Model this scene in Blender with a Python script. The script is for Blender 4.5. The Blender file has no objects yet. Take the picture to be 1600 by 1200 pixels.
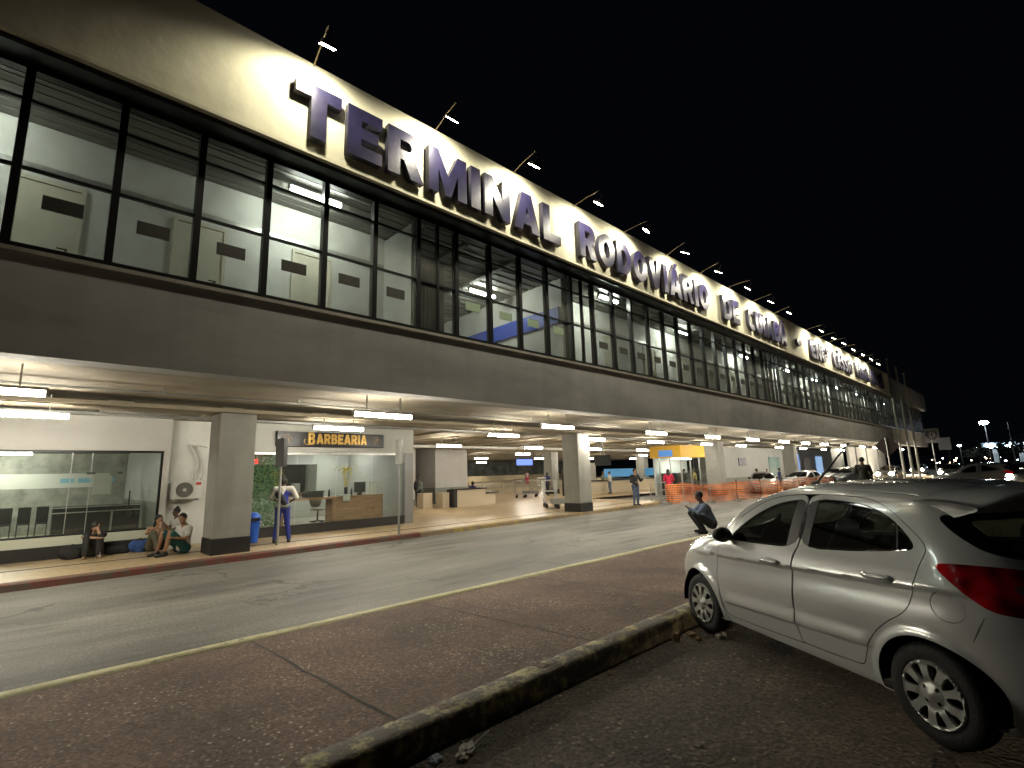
import bpy, bmesh, math, random
import numpy as np
from mathutils import Vector, Matrix
from mathutils.geometry import delaunay_2d_cdt
R = math.radians
random.seed(7); rng = np.random.default_rng(7)
scene = bpy.context.scene
COL = scene.collection
# ------------------------------------------------------------------ camera
F_PX, PITCH, ROLL, YAW, CAM_H = 788.5, .1765, -.0285, .769, 1.75
fw = Vector((math.sin(YAW)*math.cos(PITCH), math.cos(YAW)*math.cos(PITCH), math.sin(PITCH)))
r0 = Vector((math.cos(YAW), -math.sin(YAW), 0)); u0 = r0.cross(fw)
rt = math.cos(ROLL)*r0 + math.sin(ROLL)*u0; up = -math.sin(ROLL)*r0 + math.cos(ROLL)*u0
cam = bpy.data.cameras.new('camera'); cam.sensor_width = 36; cam.lens = F_PX/1600*36
cam.clip_start = .05; cam.clip_end = 1500
camo = bpy.data.objects.new('camera', cam); COL.objects.link(camo)
M = Matrix((rt, up, -fw)).transposed().to_4x4(); M.translation = (0, 0, CAM_H); camo.matrix_world = M
scene.camera = camo
# ------------------------------------------------------------------ night sky, exposure
world = bpy.data.worlds.new('World'); scene.world = world; world.use_nodes = True
bg = world.node_tree.nodes['Background']; bg.inputs[0].default_value = (.4, .48, .75, 1); bg.inputs[1].default_value = .0025
scene.view_settings.view_transform = 'Standard'; scene.view_settings.look = 'None'
scene.view_settings.exposure = .15; scene.view_settings.gamma = 1
TUBE = 165.0      # radiance of the canopy tubes
FLOOD = 340.0     # watts of each sign floodlight
OFFICE = 66.0     # radiance of the upper floor tubes
scene.cycles.use_denoising = True
scene.cycles.use_light_tree = True
scene.cycles.sample_clamp_indirect = 4
scene.cycles.max_bounces = 6; scene.cycles.diffuse_bounces = 4
scene.cycles.transparent_max_bounces = 12
# ------------------------------------------------------------------ helpers
class NB:
    def __init__(s, name):
        s.m = bpy.data.materials.new(name); s.m.use_nodes = True; s.nt = s.m.node_tree
        s.p = s.nt.nodes['Principled BSDF']; s.out = s.nt.nodes['Material Output']
    def n(s, t, **kw):
        k = s.nt.nodes.new(t)
        for a, v in kw.items(): setattr(k, a, v)
        return k
    def l(s, a, b): s.nt.links.new(a, b)
def setp(p, **kw):
    for k, v in kw.items():
        k = {'rough': 'Roughness', 'metal': 'Metallic', 'coat': 'Coat Weight', 'spec': 'Specular IOR Level'}.get(k, k)
        p.inputs[k].default_value = v
def c4(c): return (c[0], c[1], c[2], 1)
def mat(name, col, rough=.6, metal=0, var=.0, scale=3, bump=0, bscale=40, col2=None, detail=6, stretch=(1, 1, 1), coat=0, spec=.5, streak=0):
    b = NB(name); setp(b.p, rough=rough, metal=metal, coat=coat, spec=spec)
    b.p.inputs['Base Color'].default_value = c4(col)
    if var or bump or col2:
        tc = b.n('ShaderNodeTexCoord'); mp = b.n('ShaderNodeMapping'); b.l(tc.outputs['Object'], mp.inputs[0])
        mp.inputs['Scale'].default_value = stretch
    if var or col2:
        nz = b.n('ShaderNodeTexNoise'); nz.inputs['Scale'].default_value = scale; nz.inputs['Detail'].default_value = detail
        nz.inputs['Roughness'].default_value = .62; b.l(mp.outputs[0], nz.inputs[0])
        rp = b.n('ShaderNodeValToRGB'); rp.color_ramp.elements[0].position = .3; rp.color_ramp.elements[1].position = .7
        ca = col2 if col2 else tuple(x*(1-var) for x in col); cb = col if col2 else tuple(min(1, x*(1+var)) for x in col)
        rp.color_ramp.elements[0].color = c4(ca); rp.color_ramp.elements[1].color = c4(cb)
        b.l(nz.outputs[0], rp.inputs[0]); b.l(rp.outputs[0], b.p.inputs['Base Color'])
    if streak:
        ms = b.n('ShaderNodeMapping'); ms.inputs['Scale'].default_value = (1.5, 1.5, .12); b.l(tc.outputs['Object'], ms.inputs[0])
        ns = b.n('ShaderNodeTexNoise'); ns.inputs['Scale'].default_value = 1.3; ns.inputs['Detail'].default_value = 7; b.l(ms.outputs[0], ns.inputs[0])
        rs = b.n('ShaderNodeMapRange'); rs.inputs['From Min'].default_value = .36; rs.inputs['From Max'].default_value = .56; rs.inputs['To Min'].default_value = 1-streak; b.l(ns.outputs[0], rs.inputs[0])
        vs_ = b.n('ShaderNodeVectorMath', operation='SCALE'); b.l(rp.outputs[0], vs_.inputs[0]); b.l(rs.outputs[0], vs_.inputs['Scale']); b.l(vs_.outputs[0], b.p.inputs['Base Color'])
    if bump:
        n2 = b.n('ShaderNodeTexNoise'); n2.inputs['Scale'].default_value = bscale; n2.inputs['Detail'].default_value = 4; b.l(mp.outputs[0], n2.inputs[0])
        bp = b.n('ShaderNodeBump'); bp.inputs['Strength'].default_value = bump; bp.inputs['Distance'].default_value = .02
        b.l(n2.outputs[0], bp.inputs['Height']); b.l(bp.outputs[0], b.p.inputs['Normal'])
    return b.m
def emat(name, col, s):
    b = NB(name); b.p.inputs['Base Color'].default_value = c4(col)
    b.p.inputs['Emission Color'].default_value = c4(col); b.p.inputs['Emission Strength'].default_value = s
    return b.m
def glass(name, tint=(1, 1, 1), refl=1.0, rough=.0, dirt=0.0):
    """thin pane: clear with Fresnel reflection and a little dust"""
    b = NB(name); b.nt.nodes.remove(b.p)
    tr = b.n('ShaderNodeBsdfTransparent'); tr.inputs[0].default_value = c4(tint)
    gl = b.n('ShaderNodeBsdfGlossy'); gl.inputs['Roughness'].default_value = rough
    fr = b.n('ShaderNodeLayerWeight'); fr.inputs[0].default_value = .5
    pw = b.n('ShaderNodeMath', operation='POWER'); b.l(fr.outputs['Facing'], pw.inputs[0]); pw.inputs[1].default_value = 4.5
    mu = b.n('ShaderNodeMath', operation='MULTIPLY_ADD'); b.l(pw.outputs[0], mu.inputs[0]); mu.inputs[1].default_value = .7*refl; mu.inputs[2].default_value = .035*refl
    mx = b.n('ShaderNodeMixShader'); b.l(mu.outputs[0], mx.inputs[0]); b.l(tr.outputs[0], mx.inputs[1]); b.l(gl.outputs[0], mx.inputs[2])
    last = mx
    if dirt:
        df = b.n('ShaderNodeBsdfDiffuse'); df.inputs[0].default_value = (.5, .5, .45, 1)
        tc = b.n('ShaderNodeTexCoord'); nz = b.n('ShaderNodeTexNoise'); nz.inputs['Scale'].default_value = 1.3; nz.inputs['Detail'].default_value = 8
        b.l(tc.outputs['Object'], nz.inputs[0])
        m3 = b.n('ShaderNodeMath', operation='MULTIPLY'); b.l(nz.outputs[0], m3.inputs[0]); m3.inputs[1].default_value = dirt*2
        m2 = b.n('ShaderNodeMixShader'); b.l(m3.outputs[0], m2.inputs[0]); b.l(mx.outputs[0], m2.inputs[1]); b.l(df.outputs[0], m2.inputs[2]); last = m2
    b.l(last.outputs[0], b.out.inputs[0]); return b.m
def tag(o, label=None, cat=None, group=None, kind=None):
    if label: o['label'] = label
    if cat: o['category'] = cat
    if group: o['group'] = group
    if kind: o['kind'] = kind
    return o
def link(o, parent=None):
    COL.objects.link(o)
    if parent is not None: o.parent = parent
    return o
def empty(name, loc=(0, 0, 0), rz=0, label=None, cat=None, group=None, kind=None, parent=None):
    o = bpy.data.objects.new(name, None); o.empty_display_size = .1; o.location = loc; o.rotation_euler = (0, 0, rz)
    link(o, parent); return tag(o, label, cat, group, kind)
class MB:
    def __init__(s): s.v = []; s.f = []; s.mi = []; s.cur = 0
    def add(s, vs, fs):
        o = len(s.v); s.v += [tuple(v) for v in vs]; s.f += [tuple(i+o for i in f) for f in fs]; s.mi += [s.cur]*len(fs); return s
    def box(s, x0, x1, y0, y1, z0, z1):
        vs = [(x, y, z) for z in (z0, z1) for y in (y0, y1) for x in (x0, x1)]
        return s.add(vs, [(0, 2, 3, 1), (4, 5, 7, 6), (0, 1, 5, 4), (2, 6, 7, 3), (0, 4, 6, 2), (1, 3, 7, 5)])
    def tube(s, p0, p1, ra, rb=None, n=10, cap=True):
        rb = ra if rb is None else rb; p0 = Vector(p0); p1 = Vector(p1); d = (p1-p0).normalized()
        a = d.orthogonal().normalized(); b = d.cross(a); vs = []
        for p, r_ in ((p0, ra), (p1, rb)):
            for i in range(n):
                t = 2*math.pi*i/n; vs.append(p+(a*math.cos(t)+b*math.sin(t))*r_)
        fs = [(i, (i+1) % n, n+(i+1) % n, n+i) for i in range(n)]
        if cap: fs += [tuple(range(n-1, -1, -1)), tuple(range(n, 2*n))]
        return s.add(vs, fs)
    def path(s, pts, r_, n=8):
        for a, b in zip(pts[:-1], pts[1:]): s.tube(a, b, r_, n=n)
        return s
    def prism(s, poly, z0, z1):
        n = len(poly); vs = [(x, y, z0) for x, y in poly]+[(x, y, z1) for x, y in poly]
        return s.add(vs, [tuple(range(n-1, -1, -1)), tuple(range(n, 2*n))]+[(i, (i+1) % n, n+(i+1) % n, n+i) for i in range(n)])
    def ell(s, c, r_, n=12, m=8, rot=None):
        vs = []; fs = []
        for j in range(m+1):
            th = math.pi*j/m
            for i in range(n):
                ph = 2*math.pi*i/n; v = Vector((r_[0]*math.sin(th)*math.cos(ph), r_[1]*math.sin(th)*math.sin(ph), r_[2]*math.cos(th)))
                if rot is not None: v = rot @ v
                vs.append(Vector(c)+v)
        for j in range(m):
            for i in range(n): fs.append((j*n+i, (j+1)*n+i, (j+1)*n+(i+1) % n, j*n+(i+1) % n))
        return s.add(vs, fs)
    def cap(s, p0, p1, ra, rb, n=10):
        """tapered capsule"""
        p0 = Vector(p0); p1 = Vector(p1)
        s.ell(p0, (ra,)*3, n, 6); s.ell(p1, (rb,)*3, n, 6)
        if (p1-p0).length > 1e-4: s.tube(p0, p1, ra, rb, n)
        return s
    def mesh(s, name, mats, smooth=False):
        me = bpy.data.meshes.new(name); me.from_pydata([tuple(v) for v in s.v], [], s.f)
        for m in (mats if isinstance(mats, (list, tuple)) else [mats]): me.materials.append(m)
        me.polygons.foreach_set('material_index', s.mi)
        if smooth: me.polygons.foreach_set('use_smooth', [True]*len(s.f))
        me.update(); return me
    def build(s, name, mats, parent=None, smooth=False, bevel=0, **kw):
        o = bpy.data.objects.new(name, s.mesh(name, mats, smooth)); link(o, parent)
        if bevel:
            b = o.modifiers.new('bevel', 'BEVEL'); b.width = bevel; b.segments = 2; b.limit_method = 'ANGLE'
        return tag(o, **kw)
def copy_tree(o, parent=None, loc=None, rz=None, **kw):
    c = o.copy(); COL.objects.link(c)
    if parent is not None: c.parent = parent
    if loc is not None: c.location = loc
    if rz is not None: c.rotation_euler = (0, 0, rz)
    for ch in [x for x in scene.objects if x.parent == o]: copy_tree(ch, c)
    return tag(c, **kw)
KIDS = {}
# ------------------------------------------------------------------ materials
def ground_mat(name, base, dark, scale, speck=None, speck_scale=60, speck_thr=.12, rough=.85, bump=.5, stretch=(1, 1, 1), patch=.35, grain=0, crack=0, grain_amp=1):
    b = NB(name); setp(b.p, rough=rough)
    tc = b.n('ShaderNodeTexCoord'); mp = b.n('ShaderNodeMapping'); mp.inputs['Scale'].default_value = stretch; b.l(tc.outputs['Object'], mp.inputs[0])
    n1 = b.n('ShaderNodeTexNoise'); n1.inputs['Scale'].default_value = patch; n1.inputs['Detail'].default_value = 9; n1.inputs['Roughness'].default_value = .65; b.l(mp.outputs[0], n1.inputs[0])
    rp = b.n('ShaderNodeValToRGB'); rp.color_ramp.elements[0].position = .34; rp.color_ramp.elements[1].position = .66
    rp.color_ramp.elements[0].color = c4(dark); rp.color_ramp.elements[1].color = c4(base); b.l(n1.outputs[0], rp.inputs[0])
    n2 = b.n('ShaderNodeTexNoise'); n2.inputs['Scale'].default_value = scale; n2.inputs['Detail'].default_value = 5; b.l(tc.outputs['Object'], n2.inputs[0])
    mx = b.n('ShaderNodeMixRGB', blend_type='OVERLAY'); mx.inputs[0].default_value = .75; b.l(rp.outputs[0], mx.inputs[1]); b.l(n2.outputs[0], mx.inputs[2])
    last = mx.outputs[0]; hgt = n2.outputs[0]
    if speck:
        vo = b.n('ShaderNodeTexVoronoi'); vo.inputs['Scale'].default_value = speck_scale; b.l(tc.outputs['Object'], vo.inputs[0])
        wn = b.n('ShaderNodeTexWhiteNoise'); b.l(vo.outputs['Color'], wn.inputs[0])
        r2 = b.n('ShaderNodeMapRange'); r2.inputs['From Min'].default_value = 1-speck_thr*1.6; r2.inputs['From Max'].default_value = 1; b.l(wn.outputs[0], r2.inputs[0])
        r3 = b.n('ShaderNodeMapRange'); r3.inputs['From Min'].default_value = .45; r3.inputs['From Max'].default_value = .1; b.l(vo.outputs['Distance'], r3.inputs[0])
        mu = b.n('ShaderNodeMath', operation='MULTIPLY'); b.l(r2.outputs[0], mu.inputs[0]); b.l(r3.outputs[0], mu.inputs[1])
        # clusters: specks thin out in places
        n4 = b.n('ShaderNodeTexNoise'); n4.inputs['Scale'].default_value = 1.1; n4.inputs['Detail'].default_value = 3; b.l(tc.outputs['Object'], n4.inputs[0])
        r4 = b.n('ShaderNodeMapRange'); r4.inputs['From Min'].default_value = .35; r4.inputs['From Max'].default_value = .65; b.l(n4.outputs[0], r4.inputs[0])
        m5 = b.n('ShaderNodeMath', operation='MULTIPLY'); b.l(mu.outputs[0], m5.inputs[0]); b.l(r4.outputs[0], m5.inputs[1])
        m2 = b.n('ShaderNodeMixRGB'); m2.inputs[2].default_value = c4(speck); b.l(m5.outputs[0], m2.inputs[0]); b.l(last, m2.inputs[1]); last = m2.outputs[0]
    if grain:
        vg = b.n('ShaderNodeTexVoronoi'); vg.inputs['Scale'].default_value = grain; b.l(tc.outputs['Object'], vg.inputs[0])
        w2 = b.n('ShaderNodeTexWhiteNoise'); b.l(vg.outputs['Color'], w2.inputs[0])
        mg = b.n('ShaderNodeMapRange'); mg.inputs['To Min'].default_value = 1-.55*grain_amp; mg.inputs['To Max'].default_value = 1+.5*grain_amp; b.l(w2.outputs[0], mg.inputs[0])
        mm = b.n('ShaderNodeVectorMath', operation='SCALE'); b.l(last, mm.inputs[0]); b.l(mg.outputs[0], mm.inputs['Scale']); last = mm.outputs[0]
    if crack:
        nd = b.n('ShaderNodeTexNoise'); nd.inputs['Scale'].default_value = 1.6; nd.inputs['Detail'].default_value = 6; b.l(tc.outputs['Object'], nd.inputs[0])
        vm = b.n('ShaderNodeVectorMath', operation='MULTIPLY_ADD'); b.l(nd.outputs['Color'], vm.inputs[0]); vm.inputs[1].default_value = (.9, .9, .9); b.l(tc.outputs['Object'], vm.inputs[2])
        vc = b.n('ShaderNodeTexVoronoi', feature='DISTANCE_TO_EDGE'); vc.inputs['Scale'].default_value = crack; b.l(vm.outputs[0], vc.inputs[0])
        rc_ = b.n('ShaderNodeMapRange'); rc_.inputs['From Min'].default_value = .002; rc_.inputs['From Max'].default_value = .012; rc_.inputs['To Min'].default_value = .35; b.l(vc.outputs['Distance'], rc_.inputs[0])
        n6 = b.n('ShaderNodeTexNoise'); n6.inputs['Scale'].default_value = .35; b.l(tc.outputs['Object'], n6.inputs[0])
        r6 = b.n('ShaderNodeMapRange'); r6.inputs['From Min'].default_value = .45; r6.inputs['From Max'].default_value = .58; b.l(n6.outputs[0], r6.inputs[0])
        mxx = b.n('ShaderNodeMix'); b.l(r6.outputs[0], mxx.inputs[0]); mxx.inputs[2].default_value = 1; b.l(rc_.outputs[0], mxx.inputs[3])
        # oil stains
        n7 = b.n('ShaderNodeTexNoise'); n7.inputs['Scale'].default_value = 1.7; n7.inputs['Detail'].default_value = 5; b.l(mp.outputs[0], n7.inputs[0])
        r7 = b.n('ShaderNodeMapRange'); r7.inputs['From Min'].default_value = .3; r7.inputs['From Max'].default_value = .42; r7.inputs['To Min'].default_value = .5; b.l(n7.outputs[0], r7.inputs[0])
        mq = b.n('ShaderNodeMath', operation='MULTIPLY'); b.l(mxx.outputs[0], mq.inputs[0]); b.l(r7.outputs[0], mq.inputs[1])
        mm = b.n('ShaderNodeVectorMath', operation='SCALE'); b.l(last, mm.inputs[0]); b.l(mq.outputs[0], mm.inputs['Scale']); last = mm.outputs[0]
    b.l(last, b.p.inputs['Base Color'])
    bp = b.n('ShaderNodeBump'); bp.inputs['Strength'].default_value = bump; bp.inputs['Distance'].default_value = .015
    b.l(hgt, bp.inputs['Height']); b.l(bp.outputs[0], b.p.inputs['Normal'])
    return b.m
m_park = ground_mat('parking_asphalt', (.11, .085, .064), (.04, .033, .026), 26, speck=(.5, .4, .3), speck_scale=24, speck_thr=.2, patch=.9, bump=1, grain=46)
m_median = ground_mat('median_concrete', (.215, .135, .1), (.09, .056, .042), 34, speck=(.85, .72, .6), speck_scale=32, speck_thr=.25, patch=.7, bump=.8, grain=48, grain_amp=.65)
m_road = ground_mat('road_asphalt', (.235, .225, .2), (.08, .077, .07), 30, rough=.7, stretch=(.22, 1, 1), patch=.8, bump=.4, grain=70, grain_amp=.35, crack=.28, speck=(.4, .38, .33), speck_scale=40, speck_thr=.1)
m_floor = ground_mat('terrazzo_floor', (.54, .41, .24), (.38, .28, .165), 14, rough=.38, patch=.5, bump=.05)
m_kerb = ground_mat('kerb_concrete', (.16, .14, .09), (.045, .04, .032), 20, patch=2.2, bump=.8)
m_joint = mat('floor_joint', (.05, .045, .04), .9)
def paint_strip(name, paint, under, thr, scale=6, rough=.7):
    b = NB(name); setp(b.p, rough=rough); tc = b.n('ShaderNodeTexCoord')
    nb = b.n('ShaderNodeTexNoise'); nb.inputs['Scale'].default_value = 45; nb.inputs['Detail'].default_value = 5; b.l(tc.outputs['Object'], nb.inputs[0])
    bb = b.n('ShaderNodeBump'); bb.inputs['Strength'].default_value = .8; bb.inputs['Distance'].default_value = .01; b.l(nb.outputs[0], bb.inputs['Height']); b.l(bb.outputs[0], b.p.inputs['Normal'])
    n1 = b.n('ShaderNodeTexNoise'); n1.inputs['Scale'].default_value = scale; n1.inputs['Detail'].default_value = 10; n1.inputs['Roughness'].default_value = .75; b.l(tc.outputs['Object'], n1.inputs[0])
    rp = b.n('ShaderNodeValToRGB'); rp.color_ramp.elements[0].position = thr-.05; rp.color_ramp.elements[1].position = thr+.05
    rp.color_ramp.elements[0].color = c4(under); rp.color_ramp.elements[1].color = c4(paint); b.l(n1.outputs[0], rp.inputs[0]); b.l(rp.outputs[0], b.p.inputs['Base Color'])
    return b.m
m_yline = paint_strip('worn_yellow_paint', (.6, .55, .33), (.26, .22, .14), .42, 9)
m_ykerb = paint_strip('very_worn_yellow_paint', (.42, .35, .16), (.085, .066, .045), .54, 5)
m_rkerb = paint_strip('worn_red_paint', (.15, .04, .03), (.1, .075, .055), .5, 3)
m_wkerb = paint_strip('worn_yellow_kerb_paint', (.36, .27, .07), (.24, .18, .11), .54, 2.2)
m_conc = mat('grey_render', (.37, .37, .355), .85, streak=.1, var=.24, scale=.5, bump=.06, bscale=9, stretch=(.6, 1, 1.8))
m_fascia = mat('cream_plaster', (.62, .59, .44), .85, streak=.1, var=.1, scale=1.6, bump=.35, bscale=5, detail=8)
m_ceil = mat('soffit_concrete', (.29, .25, .185), .85, var=.3, scale=.7, bump=.3, bscale=9)
m_col = mat('column_paint_grey', (.3, .295, .27), .75, streak=.16, var=.14, scale=1.2, bump=.15)
m_plinth = mat('black_plinth_paint', (.02, .02, .02), .45, var=.3, scale=2)
m_white = mat('white_wall', (.52, .51, .48), .7, var=.06, scale=1.2)
m_offwhite = mat('office_partition', (.6, .6, .56), .6, var=.12, scale=.9)
m_frame = mat('black_window_frame', (.008, .008, .009), .35)
m_dark = mat('dark_matt', (.012, .012, .012), .8)
m_slat = mat('ceiling_slats', (.2, .195, .18), .6, var=.35, scale=2, stretch=(.3, 14, 1))
m_letter = mat('navy_letter_paint', (.016, .014, .042), .34, var=.5, scale=2.2, bump=.25, bscale=6)
m_lside = mat('letter_side', (.03, .028, .045), .6, var=.3, scale=4)
m_steel = mat('galvanised_steel', (.42, .42, .4), .4, metal=.7, var=.15, scale=8)
m_steeld = mat('dull_grey_pole', (.3, .3, .29), .5, metal=.4, var=.15, scale=6)
m_pane = glass('upper_pane', (.9, .92, .9), 1.1, .01, dirt=.09)
m_shopglass = glass('shop_pane', (.93, .96, .94), 1.3, 0, dirt=.02)
m_tube = emat('fluorescent_tube', (1, .93, .77), TUBE)
m_tubeo = emat('office_tube', (.95, 1, .9), OFFICE*2.2)
m_led = emat('flood_led', (1, .93, .75), 60)
m_black = mat('black_plastic', (.012, .012, .013), .4)
m_wood = mat('wood_desk', (.3, .17, .085), .5, var=.3, scale=2, stretch=(1, 1, 8))
m_navy = mat('navy_paint', (.03, .035, .06), .5)
m_blue = mat('blue_paint', (.03, .07, .42), .5)
m_label = mat('plaque_grey', (.04, .038, .03), .5, var=.3, scale=30, stretch=(1, 1, 6))
m_label_backlit = mat('plaque_backlit', (.3, .4, .27), .5)  # same plaques; pale green stands in for light from inside the hall
m_tilegrey = mat('grey_tile', (.22, .235, .2), .4)
# ------------------------------------------------------------------ ground
def sheet(name, poly, z, m, kind='structure', sub=0):
    me = bpy.data.meshes.new(name); me.from_pydata([(x, y, z) for x, y in poly], [], [tuple(range(len(poly)))]); me.materials.append(m)
    o = bpy.data.objects.new(name, me); link(o); return tag(o, kind=kind)
sheet('ground', [(-500, -500), (900, -500), (900, 900), (-500, 900)], -.115, m_park)
sheet('parking_lot', [(-25, -30), (70, -30), (70, 3.0), (-25, 3.0)], 0, m_park)
sheet('road', [(-40, 6.3), (160, 6.3), (160, 20), (-40, 20)], -.1, m_road)
# median: slightly tilted slab between the parking lot and the road
g = MB(); ys = [(3.14, .158), (6.3, .052)]
XA, XB = -25, 62
g.add([(XA, 3.14, .158), (XB, 3.14, .158), (XB, 6.3, .052), (XA, 6.3, .052)], [(0, 1, 2, 3)])
g.build('median_pavement', m_median, kind='structure')
g = MB(); s_ = 0
xs = np.arange(XA, XB, .5)
for x in xs:   # kerb of weathered concrete stones, edges uneven
    pass
def wob(x, k): return .004*math.sin(x*2.1+k)+.002*math.sin(x*5.3+2*k)
def strip(name, prof, x0, x1, dx, m, **kw):
    vs = []; fs = []; n = len(prof); X = np.arange(x0, x1+dx/2, dx)
    for x in X:
        for k, (y, z) in enumerate(prof): vs.append((x, y+wob(x, k), z+wob(x, k+3)*.6))
    for i in range(len(X)-1):
        for k in range(n-1): fs.append((i*n+k, (i+1)*n+k, (i+1)*n+k+1, i*n+k+1))
    q = MB(); q.add(vs, fs); return q.build(name, m, smooth=True, **kw)
kr = random.Random(5); vs = []; fs = []; X = np.arange(-12, 40, .06); prof = [(3.015, -.02), (3.025, .05), (3.03, .11), (3.042, .148), (3.06, .158), (3.12, .163), (3.18, .163), (3.235, .162), (3.25, .15)]; n = len(prof)
for i, x in enumerate(X):
    jt = .02 if (i % 17) in (0, 1) else 0; ch_ = .012*max(0, math.sin(x*1.9)*math.sin(x*.73+1)*math.sin(x*3.1))
    for k, (y, z) in enumerate(prof): vs.append((x+kr.uniform(-.01, .01), y+wob(x, 1)*.5+kr.uniform(-.0035, .0035)+jt*.3+(ch_*1.6 if k in (2, 3, 4) else 0), z+wob(x, 4)*.35+kr.uniform(-.003, .003)-jt*.5-(ch_ if k in (3, 4, 5) else 0)))
for i in range(len(X)-1):
    for k in range(n-1): fs.append((i*n+k, (i+1)*n+k, (i+1)*n+k+1, i*n+k+1))
g = MB(); g.add(vs, fs); g.build('median_kerb', m_ykerb, smooth=True, kind='structure')
strip('kerb_line', [(6.18, .04), (6.185, .06), (6.40, .056), (6.42, .045), (6.43, -.12)], -25, 62, .15, m_yline, kind='structure')
g = MB()
for i in range(-10, 26):   # expansion joints every 2.15 m
    x = 1.97+2.15*i; w = .012
    pts = [(x+random.uniform(-.012, .012), 3.26+k*.3) for k in range(11)]
    for (xa, ya), (xb, yb) in zip(pts[:-1], pts[1:]):
        za = .158-(ya-3.14)*.0335+.003; zb = .158-(yb-3.14)*.0335+.003
        g.add([(xa-w, ya, za), (xa+w, ya, za), (xb+w, yb, zb), (xb-w, yb, zb)], [(0, 1, 2, 3)])
g.build('median_joint', m_joint, kind='structure')
# platform under the building
def ky(x): return 13.3+.052*x if x < 14 else 14.03+.05*(x-14)
px_ = [-30, -8, 0, 4, 9, 14, 20, 24.6]
edge = [(x, ky(x)) for x in px_]
sheet('platform_floor', [(x, y+.3) for x, y in edge]+[(26.3, 15.6), (27, 21), (72, 21), (72, 62), (-30, 62)], .03, m_floor)
def kerbmesh(name, pts, m, x0, x1, dy0, dy1):
    g = MB(); X = np.linspace(x0, x1, int((x1-x0)/.4)+2); vs = []; fs = []
    for x in X:
        y = ky(x)
        for a, z in ((dy0, -.12), (dy0+.02, .015), (dy0+.05, .034), (dy1, .034)): vs.append((x, y+a+wob(x, 1)*.6, z))
    for i in range(len(X)-1):
        for k in range(3): fs.append((i*4+k, i*4+4+k, i*4+5+k, i*4+1+k))
    g.add(vs, fs); return g.build(name, m, smooth=False, kind='structure')
kerbmesh('platform_kerb', None, m_rkerb, -30, 9.2, 0, .3)
kerbmesh('platform_kerb', None, m_wkerb, 9.2, 24.6, 0, .3)
g = MB(); g.add([(24.6, ky(24.6), -.12), (26.3, 15.3, -.12), (26.3, 15.3, .034), (24.6, ky(24.6), .034)], [(0, 1, 2, 3)])
g.add([(24.6, ky(24.6), .034), (26.3, 15.3, .034), (26.2, 15.6, .034), (24.5, ky(24.6)+.3, .034)], [(0, 1, 2, 3)])
g.build('platform_kerb', m_wkerb, kind='structure')
g = MB(); g.add([(-30, ky(-30)+1.7, .034), (27, 16.45, .034), (27, 16.53, .034), (-30, ky(-30)+1.8, .034)], [(0, 1, 2, 3)])
for i in range(8): pass
g = MB()
jl = [(-30, 13.2), (0, 15.3), (2.4, 15.15), (9.9, 14.85), (15, 15.05), (27.4, 16.4)]
jl = [(-30, 15.2), (0, 15.28), (10, 14.98), (15, 15.2), (26.5, 16.2)]
for (xa, ya), (xb, yb) in zip(jl[:-1], jl[1:]): g.add([(xa, ya, .034), (xb, yb, .034), (xb, yb+.15, .034), (xa, ya+.13, .034)], [(0, 1, 2, 3)])
g.build('drain_joint', m_joint, kind='structure')
# ------------------------------------------------------------------ terminal building
BX0, BX1 = -16.0, 76.0
bt = empty('bus_terminal', (30, 9.2, 0), label='long two storey concrete bus terminal with glazed upper floor overhanging the road', cat='building')
def bp(o):   # parent keeping world coordinates
    o.parent = bt; o.matrix_parent_inverse = Matrix.Translation((-30, -9.2, 0)); return o
# lower concrete band, with a thin lighter ledge, in four cast lengths with joints
cuts = [BX0, 27.2, BX1]
for a, b_ in zip(cuts[:-1], cuts[1:]):
    g = MB(); g.box(a+.012, b_-.012, 9.1, 9.5, 3.48, 4.86); bp(g.build('spandrel_band', m_conc))
g = MB(); g.box(BX0, BX1, 9.06, 9.5, 4.865, 4.925); bp(g.build('ledge', mat('ledge_concrete', (.36, .33, .28), .8, var=.25, scale=3)))
# ceiling slab with shallow cross beams
g = MB(); g.box(BX0, BX1, 9.5, 60, 3.72, 4.5)
for x in np.arange(BX0+.5, BX1, 2.4): g.box(x, x+.5, 14.9, 60, 3.66, 3.72)
g.box(BX0, BX1, 9.5, 9.8, 3.5, 3.72); g.box(BX0, BX1, 13.9, 14.9, 3.47, 3.558)
bp(g.build('ceiling_slab', m_ceil))
# fascia with the sign
g = MB(); g.box(BX0, 55.7, 8.7, 9.3, 7.75, 9.7); bp(g.build('fascia', m_fascia))
g = MB(); g.box(BX0, 55.7, 8.64, 8.698, 7.74, 7.81); bp(g.build('fascia_drip_edge', m_fascia))
g = MB(); g.box(55.72, BX1, 8.72, 9.3, 7.75, 9.5); bp(g.build('fascia_extension', mat('dark_grey_render', (.1, .1, .1), .85, var=.2)))
g = MB(); g.box(BX0, BX1, 9.3, 60, 9.2, 9.5); g.box(BX0, BX1, 9.3, 9.5, 7.9, 9.2); bp(g.build('roof', m_conc))
g = MB(); g.box(BX0, BX1, 8.75, 9.35, 7.66, 7.742); bp(g.build('window_head', m_frame))
g = MB(); g.box(BX0, BX1, 59, 60, 4.5, 9.2); g.box(BX1-.3, BX1, 9.5, 59, 4.52, 9.2); g.box(BX0, BX0+.3, 9.5, 59, 4.52, 9.2); bp(g.build('outer_wall', m_conc))
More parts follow.
